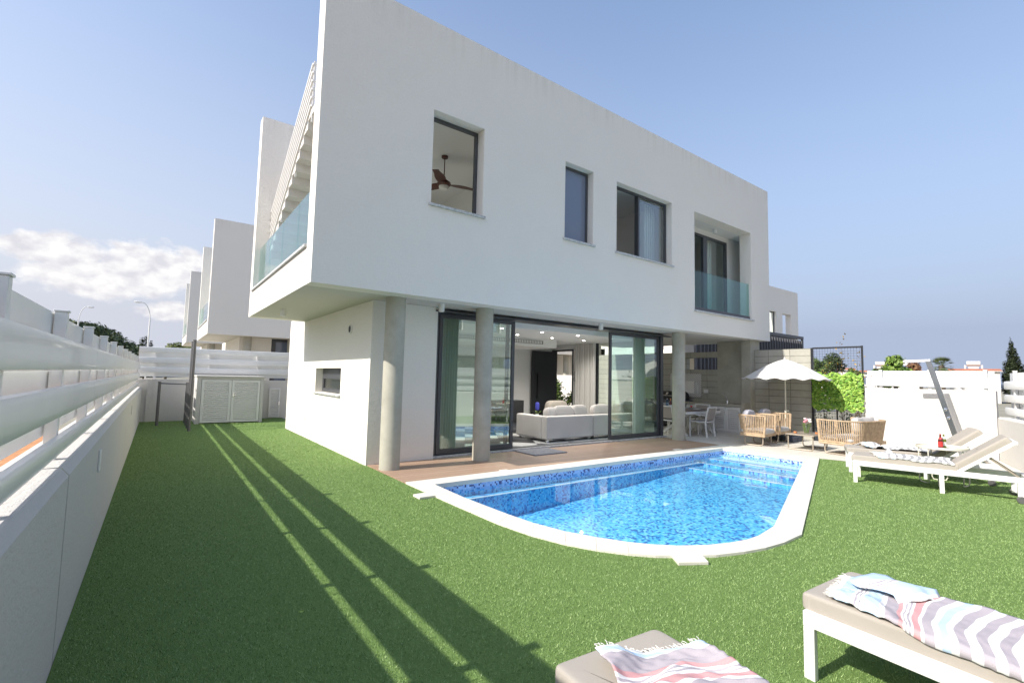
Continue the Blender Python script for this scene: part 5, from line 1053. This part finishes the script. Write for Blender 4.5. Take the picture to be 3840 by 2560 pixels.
def tree(nm, lab, azd, dist, base, blobs, m, n, leaf_s, trunk_h=2.0, tr=.16, seed=1, group=None, up=.5):
    x, y = pol(azd, dist); t = thing(nm, lab, 'tree', (x, y, 0), -R(azd), group); r0 = random.Random(seed)
    mb = MB(); mb.tube([(0, 0, base - .5), (.03, 0, base + trunk_h * .5), (0, 0, base + trunk_h)], [tr * 1.2, tr, tr * .7], 8)
    for bx, by, bz, rx, ry, rz in blobs: mb.tube([(0, 0, base + trunk_h * .7), (bx * .5, by * .5, (bz + base + trunk_h) / 2), (bx, by, bz)], [tr * .5, tr * .35, .03], 5)
    mb.build('trunk', 'bark', t)
    wts = [b_[3] * b_[5] for b_ in blobs]
    def f(r):
        bx, by, bz, rx, ry, rz = r.choices(blobs, wts)[0]; v = Vector((r.gauss(0, 1), r.gauss(0, 1), r.gauss(0, 1))).normalized(); k = r.uniform(.72, 1.05) if r.random() < .8 else r.uniform(.2, .8)
        lump = 1 + .16 * math.sin(v.x * 5 + bx * 3) * math.sin(v.z * 6 + bz) ; k *= lump
        return (bx + v.x * rx * k, by + v.y * ry * k, bz + v.z * rz * k), (v.x, v.y, v.z + up)
    leaves(n, f, leaf_s, .5, .6, seed).build('crown', m, t, fix=False); return t
r_ = random.Random(5)
def rb(n, w, z0, z1, rr, dep=3): return [(r_.uniform(-w, w), r_.uniform(-dep, dep), r_.uniform(z0, z1), rr * r_.uniform(.7, 1.2), rr * r_.uniform(.7, 1.2), rr * r_.uniform(.55, .9)) for _ in range(n)]
# pine wood on the rise behind the left fence: one mass
mb_all = MB(); blobs = []
for i in range(46):
    a = -8.5 + 7.2 * i / 45; topel = 4.15 - .10 * max(0, -5.6 - a) * 0 - (max(0, a + 5.6)) ** 1.25 * .42; d_ = 120 + r_.uniform(-8, 14); ht = 1.6 + math.tan(R(max(.9, topel))) * d_; x, y = pol(a, d_); rr = r_.uniform(1.6, 2.6)
    for q in range(4): blobs.append((x + r_.uniform(-1.5, 1.5), y + r_.uniform(-3, 3), ht - rr * .8 - q * 1.9, rr, rr, rr * .75))
def fw_(r):
    bx, by, bz, rx, ry, rz = r.choice(blobs); v = Vector((r.gauss(0, 1), r.gauss(0, 1), r.gauss(0, 1))).normalized(); k = r.uniform(.8, 1.06)
    return (bx + v.x * rx * k, by + v.y * ry * k, bz + v.z * rz * k), (v.x, v.y, v.z + .5)
o = leaves(42000, fw_, .55, .5, .6, 4).build('pine_wood', 'pine', None, fix=False); tag(o, 'dark green pine wood on the rise beyond the left fence', 'wood', kind='stuff')
tree('round_tree', 'broad yellow green tree between the cypress and the rear houses', .6, 88, 0, [(-.6, 0, 3.0, 1.6, 2, 1.5), (1.2, 0, 3.9, 1.9, 2, 1.7), (2.6, 0, 3.6, 1.7, 2, 1.7), (0.3, 0, 3.3, 1.6, 2, 1.6), (3.6, 1, 3.0, 1.6, 2, 1.6)], 'pine2', 11000, .34, seed=6)
tree('cypress_tree', 'small narrow cypress at the foot of the taller street lamp', -1.05, 75, 0, [(-.3, 0, 3.2, .5, .5, 2.4), (.45, 0, 2.9, .5, .5, 2.0)], 'cyp', 3500, .25, seed=7, up=1.5)
tree('cypress_tree', 'tall dark pointed cypress at the right edge', 83.05, 75, 0, [(0, 0, 1.5, .95, .95, 2.0), (.0, 0, 3.2, .85, .8, 1.8), (.25, 0, 2.6, .85, .8, 1.6), (-.05, 0, 4.6, .52, .5, 1.6), (-.1, 0, 5.6, .24, .24, 1.35), (-.45, 0, 3.0, .5, .6, 1.6)], 'cyp', 15000, .2, seed=8, up=1.8)
tree('broadleaf_tree', 'bright green broad leaved tree left of the shower head', 75.35, 45, 0, rb(10, 1.1, 1.9, 3.1, .6, .8) + [(0, 0, 3.4, .6, .6, .45)], 'mango', 3000, .30, seed=9)
tree('rusty_tree', 'rust brown tree between the shower head and the palm', 77.15, 60, 0, rb(7, .6, 2.0, 3.7, .55, .6), 'rust', 2600, .2, seed=10)
for a_, d_, e_, m_, lab in ((69.3, 62, 3.0, 'shrub', 'bushy tree seen through the left of the wire mesh screen'), (70.75, 66, 3.25, 'pine', 'taller dark tree seen through the middle of the wire mesh screen'), (72.15, 70, 2.0, 'shrub', 'small round tree seen through the right of the wire mesh screen')):
    h_ = 1.6 + math.tan(R(e_)) * d_; tree('garden_tree', lab, a_, d_, 0, [(x_, y_, min(h_ - .75, z_), a1 * .8, a1 * .8, a1 * .7) for x_, y_, z_, a1, _, _ in rb(9, .9 if e_ > 2.5 else .35, 1.8, h_ - .6, .8 if e_ > 2.5 else .5, .7)], m_, 4200, .19, seed=int(a_))
# fan palm
x, y = pol(78.6, 70); t = thing('palm_tree', 'fan palm with pale green fronds above the white fence', 'tree', (x, y, 0), -R(78.6)); mb = MB(); mb.tube([(0, 0, -.5), (0, 0, 3.9)], [.28, .26], 10); mb.build('trunk', 'bark', t)
mb = MB(); r2 = random.Random(4)
for k in range(46):
    a, e_ = r2.uniform(0, 6.28), r2.uniform(-.7, 1.35); dv = Vector((math.cos(a) * math.cos(e_), math.sin(a) * math.cos(e_), math.sin(e_))); c_ = Vector((0, 0, 3.75)) + dv * .75; side = dv.cross(Vector((0, 0, 1))).normalized(); upv = side.cross(dv)
    for j in range(11):
        b_ = (j - 5) * .2; d2 = (dv * math.cos(b_) + side * math.sin(b_)).normalized(); tip = c_ + d2 * .62 - Vector((0, 0, .12)); w_ = side * .05 * math.cos(b_) + dv * -.04 * math.sin(b_); mb.add([c_ - w_, c_ + w_, tip], [(0, 1, 2)])
    mb.bar((0, 0, 3.75), c_, .02, .02)
mb.build('crown', 'palm', t, fix=False)
def bungalow(lab, a0, a1, dist, el0, tank=None, dish=False, wall_drop=1.6):
    x0, y0 = pol(a0, dist); x1, y1 = pol(a1, dist); d = math.hypot(x1 - x0, y1 - y0); z = 1.6 + math.tan(R(el0)) * dist; th = math.atan2(y1 - y0, x1 - x0); t = thing('bungalow', lab, 'house', (x0, y0, 0), th, 'low houses with terracotta roof edges beyond the wall')
    MB().box(.2, d - .2, .3, 6, -.3, z - .30).build('wall', 'white', t)
    mb = MB(); mb.add([(0, 0, z - .22), (d, 0, z - .22), (d, 6.3, z - .22), (0, 6.3, z - .22), (.15, .9, z + .02), (d - .15, .9, z + .02), (d - .15, 5.5, z + .02), (.15, 5.5, z + .02)], [(3, 2, 1, 0), (4, 5, 6, 7), (0, 1, 5, 4), (1, 2, 6, 5), (2, 3, 7, 6), (3, 0, 4, 7)]); mb.build('roof', 'roof_r', t)
    MB().box(.0, d, .02, .3, z - .30, z - .225).build('fascia', 'white', t)
    w_ = MB().box(d * .3, d * .3 + 1.1, .27, .299, z - 1.9, z - .8).build('window', 'frost', t)
    if tank is not None:
        mb = MB(); mb.tube([(tank - .55, 1.6, z + .62), (tank + .55, 1.6, z + .62)], .27, 14); tk = mb.build('water_tank', 'white', t, smooth=True)
        mb = MB(); mb.box(tank - .75, tank - .62, 1.5, 1.7, z, z + .45); mb.box(tank + .62, tank + .75, 1.5, 1.7, z, z + .45); mb.box(tank - .6, tank + .6, 1.55, 1.65, z + .28, z + .34); mb.box(tank - .4, tank + .4, 1.5, 1.6, z + .05, z + .25); mb.build('tank_stand', 'white', tk)
    if dish: mb = MB(); mb.lathe([(.001, 0), (.2, .04), (.36, .14)], n=20, cap=False); o = mb.build('satellite_dish', 'white', t, smooth=True); o.location = (dish, .5, z + .7); o.rotation_euler = (R(70), 0, 0); MB().bar((dish, .6, z - .1), (dish, .6, z + .7), .04, .04).build('dish_pole', 'white', t)
bungalow('low white house with a water tank seen through the wire mesh screen', 68.3, 72.4, 76, 1.62, tank=3.4)
bungalow('low house with a small terracotta edge just right of the mesh screen', 72.55, 73.95, 82, 1.40)
bungalow('low house with a water tank left of the bright broad leaved tree', 73.7, 77.3, 72, 1.58, tank=.75, dish=3.0)
bungalow('low house with a long terracotta roof and water tank between palm and cypress', 78.9, 82.4, 72, 1.60, tank=2.2)
# reflected olive shrubs behind the angled fence
for k, (x_, y_) in enumerate(((10.6, -1.6), (12.4, -1.2), (7.6, -2.9))):
    t = thing('olive_shrub', ['silvery olive shrub mirrored in the left glass door', 'silvery olive shrub behind the angled fence beside the shower corner', 'silvery olive shrub behind the angled fence, farthest from the shower'][k], 'shrub', (x_, y_, 0)); MB().tube([(0, 0, -.1), (.05, 0, 1.6)], .04, 6).build('trunk', 'bark', t)
    leaves(900, lambda r: ((r.gauss(0, .3), r.gauss(0, .3), 1.85 + r.gauss(0, .22)), (0, 0, 1)), .09, .8, .3, 20 + k).build('crown', 'olive', t, fix=False)
